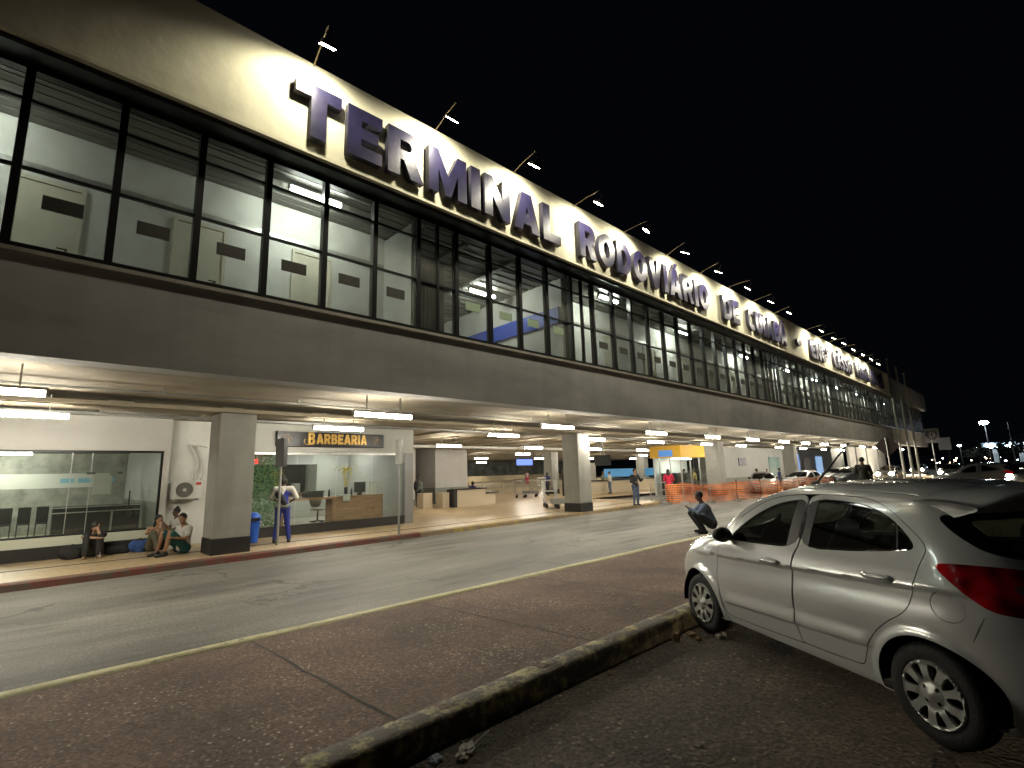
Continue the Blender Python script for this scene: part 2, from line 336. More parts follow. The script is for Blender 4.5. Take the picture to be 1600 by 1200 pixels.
# upper floor interior
g = MB(); g.box(BX0+.3, BX1-.3, 9.5, 59, 4.502, 4.6); bp(g.build('upper_floor', mat('upper_floor_tile', (.3, .28, .25), .5)))
g = MB(); g.box(BX0+.3, 6.4, 9.4, 10.69, 7.66, 7.72); g.box(11.9, BX1-.3, 9.4, 10.69, 7.66, 7.72)
for y in (9.5, 9.74, 9.98, 10.22, 10.46):
    g.box(BX0+.4, 6.3, y, y+.17, 7.645, 7.66); g.box(12.0, BX1-.4, y, y+.17, 7.645, 7.66)
bp(g.build('corridor_ceiling', m_slat))
g = MB(); g.box(6.42, 11.9, 9.4, 40, 7.68, 7.74)
for y in np.arange(9.5, 36, .36): g.box(6.45, 11.39, y, y+.22, 7.645, 7.68)
for x in (7.6, 9.3): g.box(x, x+.16, 9.5, 36, 7.56, 7.64)
bp(g.build('hall_ceiling', m_slat))
g = MB(); g.box(BX0+.3, 6.3, 10.7, 10.85, 4.6, 7.7); g.box(12.0, BX1-.3, 10.7, 10.85, 4.6, 7.7); bp(g.build('office_wall', m_offwhite))
g = MB(); g.box(6.02, 6.12, 9.45, 10.69, 4.6, 7.6); bp(g.build('corridor_end_wall', m_offwhite))
g = MB(); g.box(6.32, 6.42, 10.7, 30, 4.6, 7.7); bp(g.build('hall_wall', m_white))
g = MB(); g.box(11.4, 11.9, 9.5, 34, 4.6, 7.68); g.box(6.42, 11.4, 34, 34.2, 4.6, 7.7); bp(g.build('hall_wall', m_white))
g = MB(); g.box(11.33, 11.397, 9.6, 33.8, 6.25, 6.75); bp(g.build('blue_wall_band', m_blue))
for xx in (6.62, 11.5):
    g = MB(); g.box(xx, xx+.36, 9.5, 9.7, 4.6, 6.9); bp(g.build('end_post', m_navy))
g = MB()
for i in range(5): g.box(6.13+.1*i, 6.2+.1*i, 9.6, 9.64, 4.6, 6.8)
bp(g.build('dark_curtain', m_black))
g = MB()
for z in (5.15, 5.45, 5.72): g.box(6.6, 11.3, 12.0, 12.04, z, z+.04)
for x in np.arange(6.8, 11.3, 1.1): g.box(x, x+.04, 12.05, 12.09, 4.6, 5.7)
bp(g.build('hall_railing', m_steel))
for x0 in (7.3, 9.4): # doors seen in the hall side wall
    pass
for k, y0 in enumerate((13, 16.5, 20)):
    g = MB(); g.box(11.34, 11.398, y0, y0+1.6, 4.62, 6.1); bp(g.build('hall_door', m_wood))
g = MB(); g.tube((7.5, 17, 5.4), (7.5, 17, 4.6), .35, .2); g.box(7.1, 7.9, 16.8, 17.2, 5.4, 6.3); bp(g.build('dark_stand', m_black))
# doors in the office wall
def mk_door():
    g = MB(); g.box(0, .78, -.03, 0, 0, 2.05); g.box(-.06, -.003, -.05, 0, 0, 2.12); g.box(.783, .84, -.05, 0, 0, 2.12); g.box(-.06, .84, -.05, 0, 2.055, 2.12)
    d = bp(g.build('office_door', mat('door_cream', (.55, .52, .42), .5, var=.08)))
    h = MB(); h.tube((.68, -.03, .98), (.68, -.09, .98), .018); h.tube((.68, -.09, .98), (.56, -.09, .98), .012); h.build('door_handle', m_black, parent=d)
    return d
d0 = mk_door(); first = True
for x in [-.52, 1.66, 3.84]+[12.5+2.7*i for i in range(23)]:
    d = d0 if first else copy_tree(d0, bt); first = False
    d.parent = bt; d.matrix_parent_inverse = Matrix.Translation((-30, -9.2, 0)); d.location = (x, 10.698, 4.6)
g = MB(); g.box(BX0+.4, 6.0, 10.66, 10.697, 6.85, 6.95); g.box(12.1, BX1-.4, 10.66, 10.697, 6.85, 6.95); bp(g.build('cable_trunking', m_steel))
# windows: one frame, pane and plaque per bay
WP = 1.078; WX = -.47
def mk_window(half=False):
    g = MB(); w = WP
    g.box(-.05, .05, 0, .14, 4.93, 7.66); g.box(.05, w-.05, .0, .14, 4.93, 5.0); g.box(.05, w-.05, 0, .14, 7.58, 7.66)
    g.box(.05, w-.05, .03, .09, 6.09, 6.13); g.box(.05, w-.05, .03, .09, 7.1, 7.14)
    if half: g.box(w/2-.03, w/2+.03, .02, .11, 5.0, 7.58)
    o = bp(g.build('window_half' if half else 'window', m_frame))
    p = MB(); p.box(.05, w-.05, .058, .064, 5.0, 7.58); p.build('pane', m_pane, parent=o)
    return o
w0 = mk_window(); w1 = mk_window(True); w0.location.x = w1.location.x = -200
pl = MB(); pl.box(.28, .72, .03, .05, 5.56, 5.77); plm = pl.mesh('plaque', m_label); plg = pl.mesh('plaque_backlit', m_label_backlit)
n_win = 0
for k in range(-14, 70):
    x = WX+WP*k
    half = k in (6, 11, 25, 26, 36, 46, 47, 57)
    src = w1 if half else w0
    o = copy_tree(src, bt); o.matrix_parent_inverse = Matrix.Translation((-30, -9.2, 0)); o.location = (x, 9.1, 0); o.name = 'window'
    n_win += 1
    if not half and x < 62:
        hall = 7 <= k <= 10
        q = bpy.data.objects.new('plaque', plg if hall else plm); link(q, o)
        q.location = (random.uniform(-.03, .03), 0, random.uniform(-.02, .02)+(.12 if hall else 0)); q.scale = (random.uniform(.94, 1.04), 1, 1)
        q['label'] = 'plaque on the pane, coloured as if lit from inside' if hall else 'dark grey plaque on the pane'
for o in (w0, w1):
    for ch in list(o.children): bpy.data.objects.remove(ch)
    bpy.data.objects.remove(o)
# columns
def mk_col():
    g = MB(); g.box(0, .85, 0, .9, .4, 3.47); o = bp(g.build('column', m_col, bevel=.02))
    p = MB(); p.box(-.012, .862, -.012, .912, .03, .4); p.build('plinth', m_plinth, parent=o); return o
c0 = mk_col(); c0.matrix_parent_inverse = Matrix.Translation((-30, -9.2, 0)); c0.location = (3.47, 14.08, 0)
for k in (1, 2, 3, 4):
    c = copy_tree(c0, bt, (3.47+14.2*k+(.1 if k == 1 else 0), 14.28, 0)); c.matrix_parent_inverse = Matrix.Translation((-30, -9.2, 0))
for k in range(1, 5):
    c = copy_tree(c0, bt, (3.6+14.15*k, 28.5, 0)); c.matrix_parent_inverse = Matrix.Translation((-30, -9.2, 0))
for a_, b_, c_, h_ in ((19.1, 21.7, 29.6, 1.02), (16.6, 17.6, 28, .4)):
    g = MB(); g.box(a_, b_, 27, c_, h_, 3.55); o = bp(g.build('service_core', m_white))
    g = MB(); g.box(a_-.04, b_+.04, 26.96, c_+.04, .03, h_); bp(g.build('service_core_base', m_tilegrey))
# walls at the right under the canopy
g = MB(); g.box(43, 76, 19.0, 19.3, .03, 3.56); bp(g.build('ground_floor_wall', m_white))
g = MB(); g.box(43, 76, 18.94, 18.998, -.1, .9); bp(g.build('wall_dado', m_tilegrey))
g = MB(); g.box(59, 75.6, 13.3, 13.5, -.1, 3.5); bp(g.build('ground_floor_wall', m_white))
for x in (61.5, 66, 71.5):
    g = MB(); g.box(x, x+.25, 13.2, 13.298, -.1, 3.5); bp(g.build('wall_pier', m_col))
def wallbox(name, x0, x1, z0, z1, m, y=18.9, d=.06, **kw):
    g = MB(); g.box(x0, x1, y, y+d-.004, z0, z1); return bp(g.build(name, m, **kw))
wallbox('poster', 46.3, 47.8, 1.9, 2.6, mat('poster_dark', (.08, .07, .16), .5, col2=(.5, .45, .5), scale=3))
wallbox('shop_window', 53.5, 56.5, .6, 2.7, mat('shop_green', (.25, .4, .36), .2, col2=(.5, .6, .55), scale=1))
wallbox('blue_shop_front', 58.5, 62.5, .1, 3.0, emat('blue_sign_light', (.22, .38, .85), .8))
wallbox('poster', 64, 66.5, 1.2, 2.6, mat('poster_warm', (.4, .25, .2), .5, col2=(.6, .55, .5), scale=2))
wallbox('blue_shop_front', 68.6, 71, .1, 2.8, emat('pale_blue_sign_light', (.3, .5, .8), .7))
# back of the ground floor: ramps, low walls and railings toward the bus bays
def block(name, x0, x1, y0, y1, z0, z1, m):
    g = MB(); g.box(x0, x1, y0, y1, z0, z1); return bp(g.build(name, m))
m_ramp = mat('ramp_concrete', (.5, .42, .27), .8, var=.2, scale=.6)
block('back_wall', -30, 20, 60.2, 60.5, .03, 4, m_conc)
g = MB(); g.add([(20, 34, .035), (72, 40, .035), (72, 58, 1.3), (20, 54, 1.3)], [(0, 1, 2, 3)]); bp(g.build('bus_ramp', m_ramp))
g = MB(); g.add([(19, 40, .9), (72, 60, .9), (72, 60, 1.6), (19, 40, 1.6)], [(0, 1, 2, 3)]); g.add([(19, 40.2, .9), (72, 60.2, .9), (72, 60.2, 1.6), (19, 40.2, 1.6)], [(3, 2, 1, 0)])
bp(g.build('ramp_parapet', m_ramp))
block('bus_bay_wall', 20, 76, 60.6, 60.9, 1.0, 3.7, mat('dark_green_wall', (.05, .07, .06), .8, col2=(.3, .3, .26), scale=.8))
for k in range(4):
    g = MB()
    x0 = 27+5*k; y0 = 33+1.4*k
    g.tube((x0, y0, 1.05), (x0+4.8, y0+1.3, 1.05), .03); g.tube((x0, y0, .6), (x0+4.8, y0+1.3, .6), .02)
    for j in range(4): g.tube((x0+1.5*j, y0+.41*j, .03), (x0+1.5*j, y0+.41*j, 1.05), .025)
    bp(g.build('ramp_railing', m_steel))
block('information_screen', 42.0, 44.6, 42.9, 43.0, 2.75, 3.45, emat('screen_blue', (.12, .2, .75), 1.6))
# conduits under the slab
for y, z in ((10.1, 3.62), (12.6, 3.62), (15.8, 3.5), (16.05, 3.5)):
    g = MB(); g.tube((BX0, y, z), (BX1, y, z), .022, n=8)
    for x in np.arange(BX0+1.2, BX1, 2.8): g.box(x-.02, x+.02, y-.02, y+.02, z, z+.12)
    bp(g.build('conduit', m_steeld))
g = MB(); g.tube((8, 24, 3.42), (60, 24, 3.42), .09, n=10); bp(g.build('pipe', m_white))
# ------------------------------------------------------------------ sign letters
def arcp(cx, cy, rx, ry, a0, a1, n=12): return [(cx+rx*math.cos(R(a0+(a1-a0)*i/n)), cy+ry*math.sin(R(a0+(a1-a0)*i/n))) for i in range(n+1)]
def stroke(pts, w):
    P = [Vector(p) for p in pts]; L = []; Q = []
    for i, p in enumerate(P):
        d = (P[min(i+1, len(P)-1)]-P[max(i-1, 0)]).normalized(); nrm = Vector((-d.y, d.x))
        L.append(tuple(p+nrm*w/2)); Q.append(tuple(p-nrm*w/2))
    return L+Q[::-1]
S = .27
def glyph(ch):
    """outlines of a fat block letter, height 1; returns (list of closed outlines, width)"""
    if ch == 'T': return [[(.27, 0), (.55, 0), (.55, .76), (.82, .76), (.82, 1), (0, 1), (0, .76), (.27, .76)]], .82
    if ch == 'E': return [[(0, 0), (.7, 0), (.7, .24), (S, .24), (S, .39), (.62, .39), (.62, .61), (S, .61), (S, .76), (.7, .76), (.7, 1), (0, 1)]], .7
    if ch == 'I': return [[(0, 0), (S, 0), (S, 1), (0, 1)]], S
    if ch == 'L': return [[(0, 0), (.68, 0), (.68, .24), (S, .24), (S, 1), (0, 1)]], .68
    if ch == 'R': return [[(0, 0), (S, 0), (S, .36), (.36, .36), (.52, 0), (.82, 0), (.63, .41)]+arcp(.48, .69, .31, .31, -50, 90, 10)+[(0, 1)], [(S, .57), (S, .78)]+arcp(.44, .675, .1, .105, 90, -90, 8)], .82
    if ch == 'P': return [[(0, 0), (S, 0), (S, .36)]+arcp(.48, .68, .31, .32, -90, 90, 10)+[(0, 1)], [(S, .57), (S, .78)]+arcp(.44, .675, .1, .105, 90, -90, 8)], .8
    if ch == 'B': return [[(0, 0)]+arcp(.5, .29, .29, .29, -90, 62, 9)+arcp(.48, .74, .27, .26, -55, 90, 9)+[(0, 1)], [(S, .2), (S, .4)]+arcp(.42, .3, .1, .1, 90, -90, 6), [(S, .62), (S, .8)]+arcp(.4, .71, .09, .09, 90, -90, 6)], .8
    if ch == 'M': return [[(0, 0), (S*.9, 0), (S*.9, .56), (.42, 0), (.58, 0), (1-S*.9, .56), (1-S*.9, 0), (1, 0), (1, 1), (.76, 1), (.5, .45), (.24, 1), (0, 1)]], 1.
    if ch == 'N': return [[(0, 0), (S*.9, 0), (S*.9, .52), (.56, 0), (.8, 0), (.8, 1), (.8-S*.9, 1), (.8-S*.9, .48), (.24, 1), (0, 1)]], .8
    if ch == 'A': return [[(0, 0), (.28, 0), (.33, .17), (.57, .17), (.62, 0), (.9, 0), (.61, 1), (.29, 1)], [(.385, .37), (.45, .66), (.515, .37)]], .9
    if ch == 'Á':
        a, w = glyph('A'); return a+[[(.38, 1.04), (.52, 1.04), (.7, 1.22), (.48, 1.22)]], w
    if ch == 'O': return [arcp(.43, .5, .43, .5, 0, 360, 28)[:-1], arcp(.43, .5, .16, .25, 360, 0, 20)[:-1]], .86
    if ch == 'D': return [[(0, 0)]+arcp(.38, .5, .44, .5, -90, 90, 14)+[(0, 1)], [(S, .24), (S, .76)]+arcp(.38, .5, .16, .26, 90, -90, 10)], .82
    if ch == 'V': return [[(.3, 0), (.58, 0), (.88, 1), (.59, 1), (.44, .4), (.29, 1), (0, 1)]], .88
    if ch == 'U': return [[(0, 1), (0, .36)]+arcp(.4, .36, .4, .36, 180, 360, 12)+[(.8, 1), (.8-S, 1), (.8-S, .36)]+arcp(.4, .36, .4-S, .13, 0, -180, 8)+[(S, 1)]], .8
    if ch == 'C': return [stroke(arcp(.42, .5, .29, .375, 48, 312, 18), .26)], .74
    if ch == 'G': return [stroke(arcp(.42, .5, .29, .375, 48, 290, 16)+[(.66, .22), (.66, .42)], .25), [(.44, .36), (.52, .36), (.52, .54), (.44, .54)]], .8
    if ch == 'S': return [stroke(arcp(.37, .7, .24, .18, 20, 250, 10)+arcp(.37, .3, .24, .18, 70, -160, 10), .24)], .72
    if ch == 'º': return [arcp(.2, .78, .2, .2, 0, 360, 16)[:-1], arcp(.2, .78, .08, .09, 360, 0, 12)[:-1], [(.02, .44), (.38, .44), (.38, .51), (.02, .51)]], .4
    if ch == '-': return [arcp(.25, .5, .25, .2, 0, 360, 20)[:-1]], .5
    return [], .4
GC = {}
def glyph_mesh(ch, depth, mats=None, key=''):
    k = (ch, depth, key)
    if k in GC: return GC[k]
    outl, w = glyph(ch); cu = bpy.data.curves.new('glyph', 'CURVE'); cu.dimensions = '2D'; cu.fill_mode = 'BOTH'; cu.extrude = depth/2
    for pts in outl:
        sp = cu.splines.new('POLY'); sp.points.add(len(pts)-1); sp.use_cyclic_u = True
        for i, (x, y) in enumerate(pts): sp.points[i].co = (x, y, 0, 1)
    ob = bpy.data.objects.new('glyph', cu); COL.objects.link(ob)
    me = bpy.data.meshes.new_from_object(ob.evaluated_get(bpy.context.evaluated_depsgraph_get())); me.materials.clear()
    for m in (mats or [m_letter, m_lside]): me.materials.append(m)
    for p in me.polygons: p.material_index = 0 if abs(p.normal.z) > .5 else 1
    bpy.data.objects.remove(ob); GC[k] = (me, w); return GC[k]
def set_text(word, x0, x1, z0, h, y, parent, depth=.15, gap=.13, name='letter', mats=None, key='', adopt=True):
    ws = [glyph(c)[1] for c in word]; tot = sum(ws)+gap*(len(ws)-1); sx = (x1-x0)/tot; x = x0
    for c, w in zip(word, ws):
        me, _ = glyph_mesh(c, depth/h, mats, key)
        o = bpy.data.objects.new(name, me); link(o)
        o.rotation_euler = (R(90), 0, 0); o.location = (x, y, z0); o.scale = (sx, h, h)
        if adopt: o.parent = parent; o.matrix_parent_inverse = Matrix.Translation(-parent.location)
        x += (w+gap)*sx
sg = empty('building_sign', (30, 8.6, 8.05), label='dark navy block letters TERMINAL RODOVIÁRIO DE CUIABÁ along the cream fascia', cat='sign')
# the letters stand about 20 cm proud of the fascia
for wd, a, b_ in (('TERMINAL', 2.93, 10.3), ('RODOVIÁRIO', 11.15, 19.55), ('DE', 20.9, 22.55), ('CUIABÁ', 23.55, 28.6), ('-', 30.3, 31.0),
                  ('ENGº', 32.7, 36.3), ('CÁSSIO', 37.4, 42.1), ('VEIGA', 43.0, 46.9), ('DE', 47.8, 49.5), ('SÁ', 50.4, 52.3)):
    set_text(wd, a*1.004, b_*1.004, 8.03, 1.08, 8.60, sg)
# ------------------------------------------------------------------ sign floodlights
def mk_flood():
    e = empty('sign_floodlight', (0, 0, 0), label='small lit floodlight on a thin arm above the fascia letters', cat='floodlight', group='floodlights over the building sign')
    a = MB(); a.path([(.04, .84, .3), (0, .3, .36), (-.02, -.12, .38)], .014, 6); a.build('arm', mat('arm_rust', (.35, .28, .16), .6), parent=e)
    h = MB(); h.box(-.12, .12, -.09, .09, .03, .11); h.box(-.015, .015, -.02, .02, .11, .34); hh = h.build('lamp_head', m_black, parent=e); hh.rotation_euler = (R(38), 0, 0)
    l = MB(); l.box(-.13, .13, -.09, .09, .02, .027); f = l.build('led_face', m_led, parent=e); f.rotation_euler = (R(38), 0, 0)
    la = bpy.data.lights.new('flood', 'SPOT'); la.energy = FLOOD; la.color = (1, .93, .72); la.shadow_soft_size = .09; la.spot_size = R(160); la.spot_blend = .5; la.use_shadow = True
    lo = bpy.data.objects.new('lamp_light', la); link(lo, e); lo.location = (0, 0, -.01); lo.rotation_euler = (R(38), 0, 0)
    return e
fl = mk_flood(); FX = [x*1.0 for x in (3.22, 6.02, 8.61, 11.3, 13.87, 16.47, 19.18, 22.08, 24.79, 27.3, 32.75, 35.25, 37.52, 39.93, 42.55, 45.09, 47.44)]
for i, x in enumerate(FX):
    e = fl if i == 0 else copy_tree(fl)
    e.location = (x, 7.88, 9.4+random.uniform(-.03, .03)); e.rotation_euler = (R(random.uniform(-6, 6)), R(random.uniform(-7, 7)), R(random.uniform(-12, 12)))
    if i in (4, 9, 14): e.scale = (.9, .9, .9)
# ------------------------------------------------------------------ tube lights
def mk_tube(m, L=1.5, r_=.047, name='tube_light', stem=.45):
    e = empty(name, (0, 0, 0)); t = MB(); t.tube((-L/2, 0, 0), (L/2, 0, 0), r_, n=8); t.build('tube', m, parent=e, smooth=False)
    h = MB(); h.box(-L/2-.03, L/2+.03, -.05, .05, r_+.004, r_+.05)
    for x in (-L*.3, L*.3): h.box(x-.012, x+.012, -.012, .012, r_+.05, stem)
    for x in (-L/2-.035, L/2+.002): h.box(x, x+.033, -.045, .045, -.04, r_)
    h.build('housing', m_steel, parent=e); return e
t0 = mk_tube(m_tube)
rows = [(10.7, 3.2, 'first', [-.6, 6.1, 12.35, 18.3, 23.4, 28.3, 32.9, 37.1, 40.9, 46.3, 52, 57, 61, 65.3, 70]),
        (14.1, 3.2, 'second', [-.15, 6.6, 13.1, 18.8, 24.1, 30, 35, 42.2, 48, 54, 60]),
        (20.5, 3.22, 'third', [2, 9, 15.3, 21.4, 27.2, 33, 40, 47]),
        (27.5, 3.22, 'fourth', [13, 20.5, 27.5, 34, 44.5, 52]), (35.5, 3.22, 'fifth', [24, 30.2, 38, 46, 55]), (47, 3.22, 'added sixth', [30, 40, 52, 64])]  # last row is added to brighten the deep end of the hall
i = 0
for y, z, nm, xs_ in rows:
    for x in xs_:
        e = t0 if i == 0 else copy_tree(t0); i += 1
        e.location = (x, y+random.uniform(-.06, .06), z); e.rotation_euler = (0, 0, R(random.uniform(-1.5, 1.5)))
        tag(e, 'bright tube light hanging under the canopy in the %s row from the road' % nm, 'tube light', 'tube lights of the %s row' % nm)
t1 = mk_tube(m_tubeo, 1.05, .04, 'office_tube_light', .12)
for i, (x, y) in enumerate([(-7, 9.65), (-1.6, 9.65), (3.83, 9.62), (10.15, 11.75), (8.9, 19), (8.9, 27), (13.8, 9.45), (19.7, 9.9), (26.9, 10.2), (33, 10.1), (38.5, 10.1), (44, 10.1), (49.5, 10.1), (55, 10.1), (60.5, 10.1)]):  # far left pair and deep hall pair are added to brighten the rooms
    e = t1 if i == 0 else copy_tree(t1)
    e.location = (x, y, 7.5)
    tag(e, 'lit tube light on the upper floor ceiling behind the glazing', 'tube light', 'tube lights of the upper floor')
# ------------------------------------------------------------------ cars: side panels are 2D outlines lifted onto one curved body surface
HATCH = np.array([
(.14, .74, -.44, 3.15, 3.0), (.22, .79, -.54, 3.27, 3.0), (.30, .815, -.60, 3.36, 3.0), (.45, .84, -.66, 3.40, 2.9), (.60, .85, -.66, 3.40, 2.8),
(.75, .85, -.62, 3.36, 2.6), (.85, .845, -.60, 3.25, 2.5), (.95, .835, -.57, 3.02, 2.5), (1.02, .815, -.54, 2.62, 2.8), (1.08, .79, -.50, 2.40, 2.8),
(1.20, .745, -.43, 2.20, 2.8), (1.32, .695, -.33, 1.99, 2.8), (1.42, .65, -.25, 1.76, 2.8), (1.50, .60, -.16, 1.54, 2.8), (1.555, .53, -.07, 1.36, 2.6),
(1.587, .45, .02, 1.20, 2.4), (1.605, .33, .12, 1.04, 2.2), (1.615, .2, .25, .90, 2.1), (1.62, .1, .33, .82, 2.0), (1.622, 0, .38, .78, 2.0)])
SEDAN = HATCH.copy()
SEDAN[:, 0] *= .93
SEDAN[7:, 2] += np.array([-.42, -.30, .02, .22, .36, .46, .52, .56, .58, .58, .6, .62, .62])
SEDAN[:7, 2] -= .42
class Surf:
    def __init__(s, T, creases=True):
        n = len(T); Mm = np.zeros_like(T); Mm[1:-1] = (T[2:]-T[:-2])/2; Mm[0] = T[1]-T[0]; Mm[-1] = T[-1]-T[-2]; out = []
        for i in range(n-1):
            for u in np.linspace(0, 1, 24, endpoint=False):
                out.append((2*u**3-3*u**2+1)*T[i]+(u**3-2*u**2+u)*Mm[i]+(-2*u**3+3*u**2)*T[i+1]+(u**3-u**2)*Mm[i+1])
        out.append(T[-1]); s.D = np.array(out); s.W = np.concatenate([[0], np.cumsum(np.hypot(np.diff(s.D[:, 0]), np.diff(s.D[:, 1])))]); s.cr = creases
        s.wmax = s.W[-1]
    def w(s, z): return np.interp(z, s.D[:, 0], s.W)
    def raw(s, S, W):
        S = np.asarray(S, float); W = np.asarray(W, float)
        z, b, xr, xf, nf = [np.interp(W, s.W, s.D[:, i]) for i in range(5)]
        sm = lambda a, c: -np.log(np.exp(-8*a)+np.exp(-8*c))/8
        x1 = sm(1.9, xf-.12); x0 = sm(.45, x1-.15)
        def se(t, n):
            th = np.clip(t, 0, 1)*np.pi/2; a = np.sin(th); c = np.cos(th); m = (a**n+np.abs(c)**n)**(-1/n)
            return a*m, np.where(t >= 1, 0, c*m)
        ra, rc = se((x0-S)/1.75, 4.0); fa, fc = se((S-x1)/2.1, nf)
        x = np.where(S < x0, x0-(x0-xr)*ra, np.where(S > x1, x1+(xf-x1)*fa, S))
        y = np.where(S < x0, b*rc, np.where(S > x1, b*fc, b))
        return np.stack([x, y, z], -1)
    def disp(s, P):
        x = P[..., 0]; z = P[..., 2]; st = lambda a, b, v: np.clip((v-a)/(b-a), 0, 1)**2*(3-2*np.clip((v-a)/(b-a), 0, 1))
        d = np.zeros_like(x); side = P[..., 1] > .5
        if s.cr:
            zc = .955-.043*(x+.15); u = zc-z
            f = st(2.9, 2.3, x)*st(-.5, -.2, x)
            d += f*np.where(u > 0, -.016*st(0, .03, u)*(1-st(.06, .24, u)), .003*st(-.06, 0, u))
            zl = .42+.038*(2.05-x); u = z-zl; f = st(2.12, 1.95, x)*st(.36, .5, x)
            d += f*np.where(u > 0, .018*(1-st(0, .11, u)), .018*(1-st(0, .03, -u)))
        for cx in (.03, 2.49):
            r_ = np.hypot(x-cx, z-.29); d += .016*(1-st(.36, .42, r_))
        return np.where(side, d, 0)
    def P(s, S, W, off=0.):
        S = np.asarray(S, float); W = np.clip(np.asarray(W, float), 0, s.wmax-1e-4); e = .002
        def q(a, b): return s.raw(a, np.clip(b, 0, s.wmax))
        def nrm(f):
            n = np.cross(f(S+e, W)-f(S-e, W), f(S, W+e)-f(S, W-e)); l = np.linalg.norm(n, axis=-1, keepdims=True); return n/np.maximum(l, 1e-9)
        N = nrm(q); B = q(S, W); ctr = np.stack([np.clip(B[..., 0], .3, 1.6), 0*B[..., 0], .7+0*B[..., 0]], -1); N = np.where(np.sum(N*(B-ctr), -1, keepdims=True) < 0, -N, N)
        g = lambda a, b: q(a, b)+N*s.disp(q(a, b))[..., None]
        N2 = nrm(g); N2 = np.where((np.sum(N2*N, -1, keepdims=True) < 0), -N2, N2)
        return g(S, W)+N2*off, N2
def chaikin(p, it=2, closed=True):
    for _ in range(it):
        q = []; n = len(p)
        for i in range(n if closed else n-1):
            a = p[i]; b = p[(i+1) % n]; q += [(a[0]*.75+b[0]*.25, a[1]*.75+b[1]*.25), (a[0]*.25+b[0]*.75, a[1]*.25+b[1]*.75)]
        p = q
    return p
def resamp(p, d, closed=True):
    out = []; n = len(p)
    for i in range(n if closed else n-1):
        a = np.array(p[i]); b = np.array(p[(i+1) % n]); k = max(1, int(np.hypot(*(b-a))/d))
        for j in range(k): out.append(tuple(a+(b-a)*j/k))
    if not closed: out.append(tuple(p[-1]))
    return out
def pip(P, poly):
    x, y = P[:, 0], P[:, 1]; ins = np.zeros(len(P), bool); n = len(poly)
    for i in range(n):
        x1, y1 = poly[i]; x2, y2 = poly[(i+1) % n]
        if y1 == y2: continue
        c = ((y1 > y) != (y2 > y)) & (x < (x2-x1)*(y-y1)/(y2-y1)+x1); ins ^= c
    return ins
def inset(poly, d):
    P = [Vector(p) for p in poly]; n = len(P); area = sum(P[i].x*P[(i+1) % n].y-P[(i+1) % n].x*P[i].y for i in range(n)); sg_ = 1 if area > 0 else -1; out = []
    for i in range(n):
        t = (P[(i+1) % n]-P[i-1])
        if t.length < 1e-9: out.append(tuple(P[i])); continue
        t.normalize(); out.append((P[i].x-t.y*d*sg_, P[i].y+t.x*d*sg_))
    return out
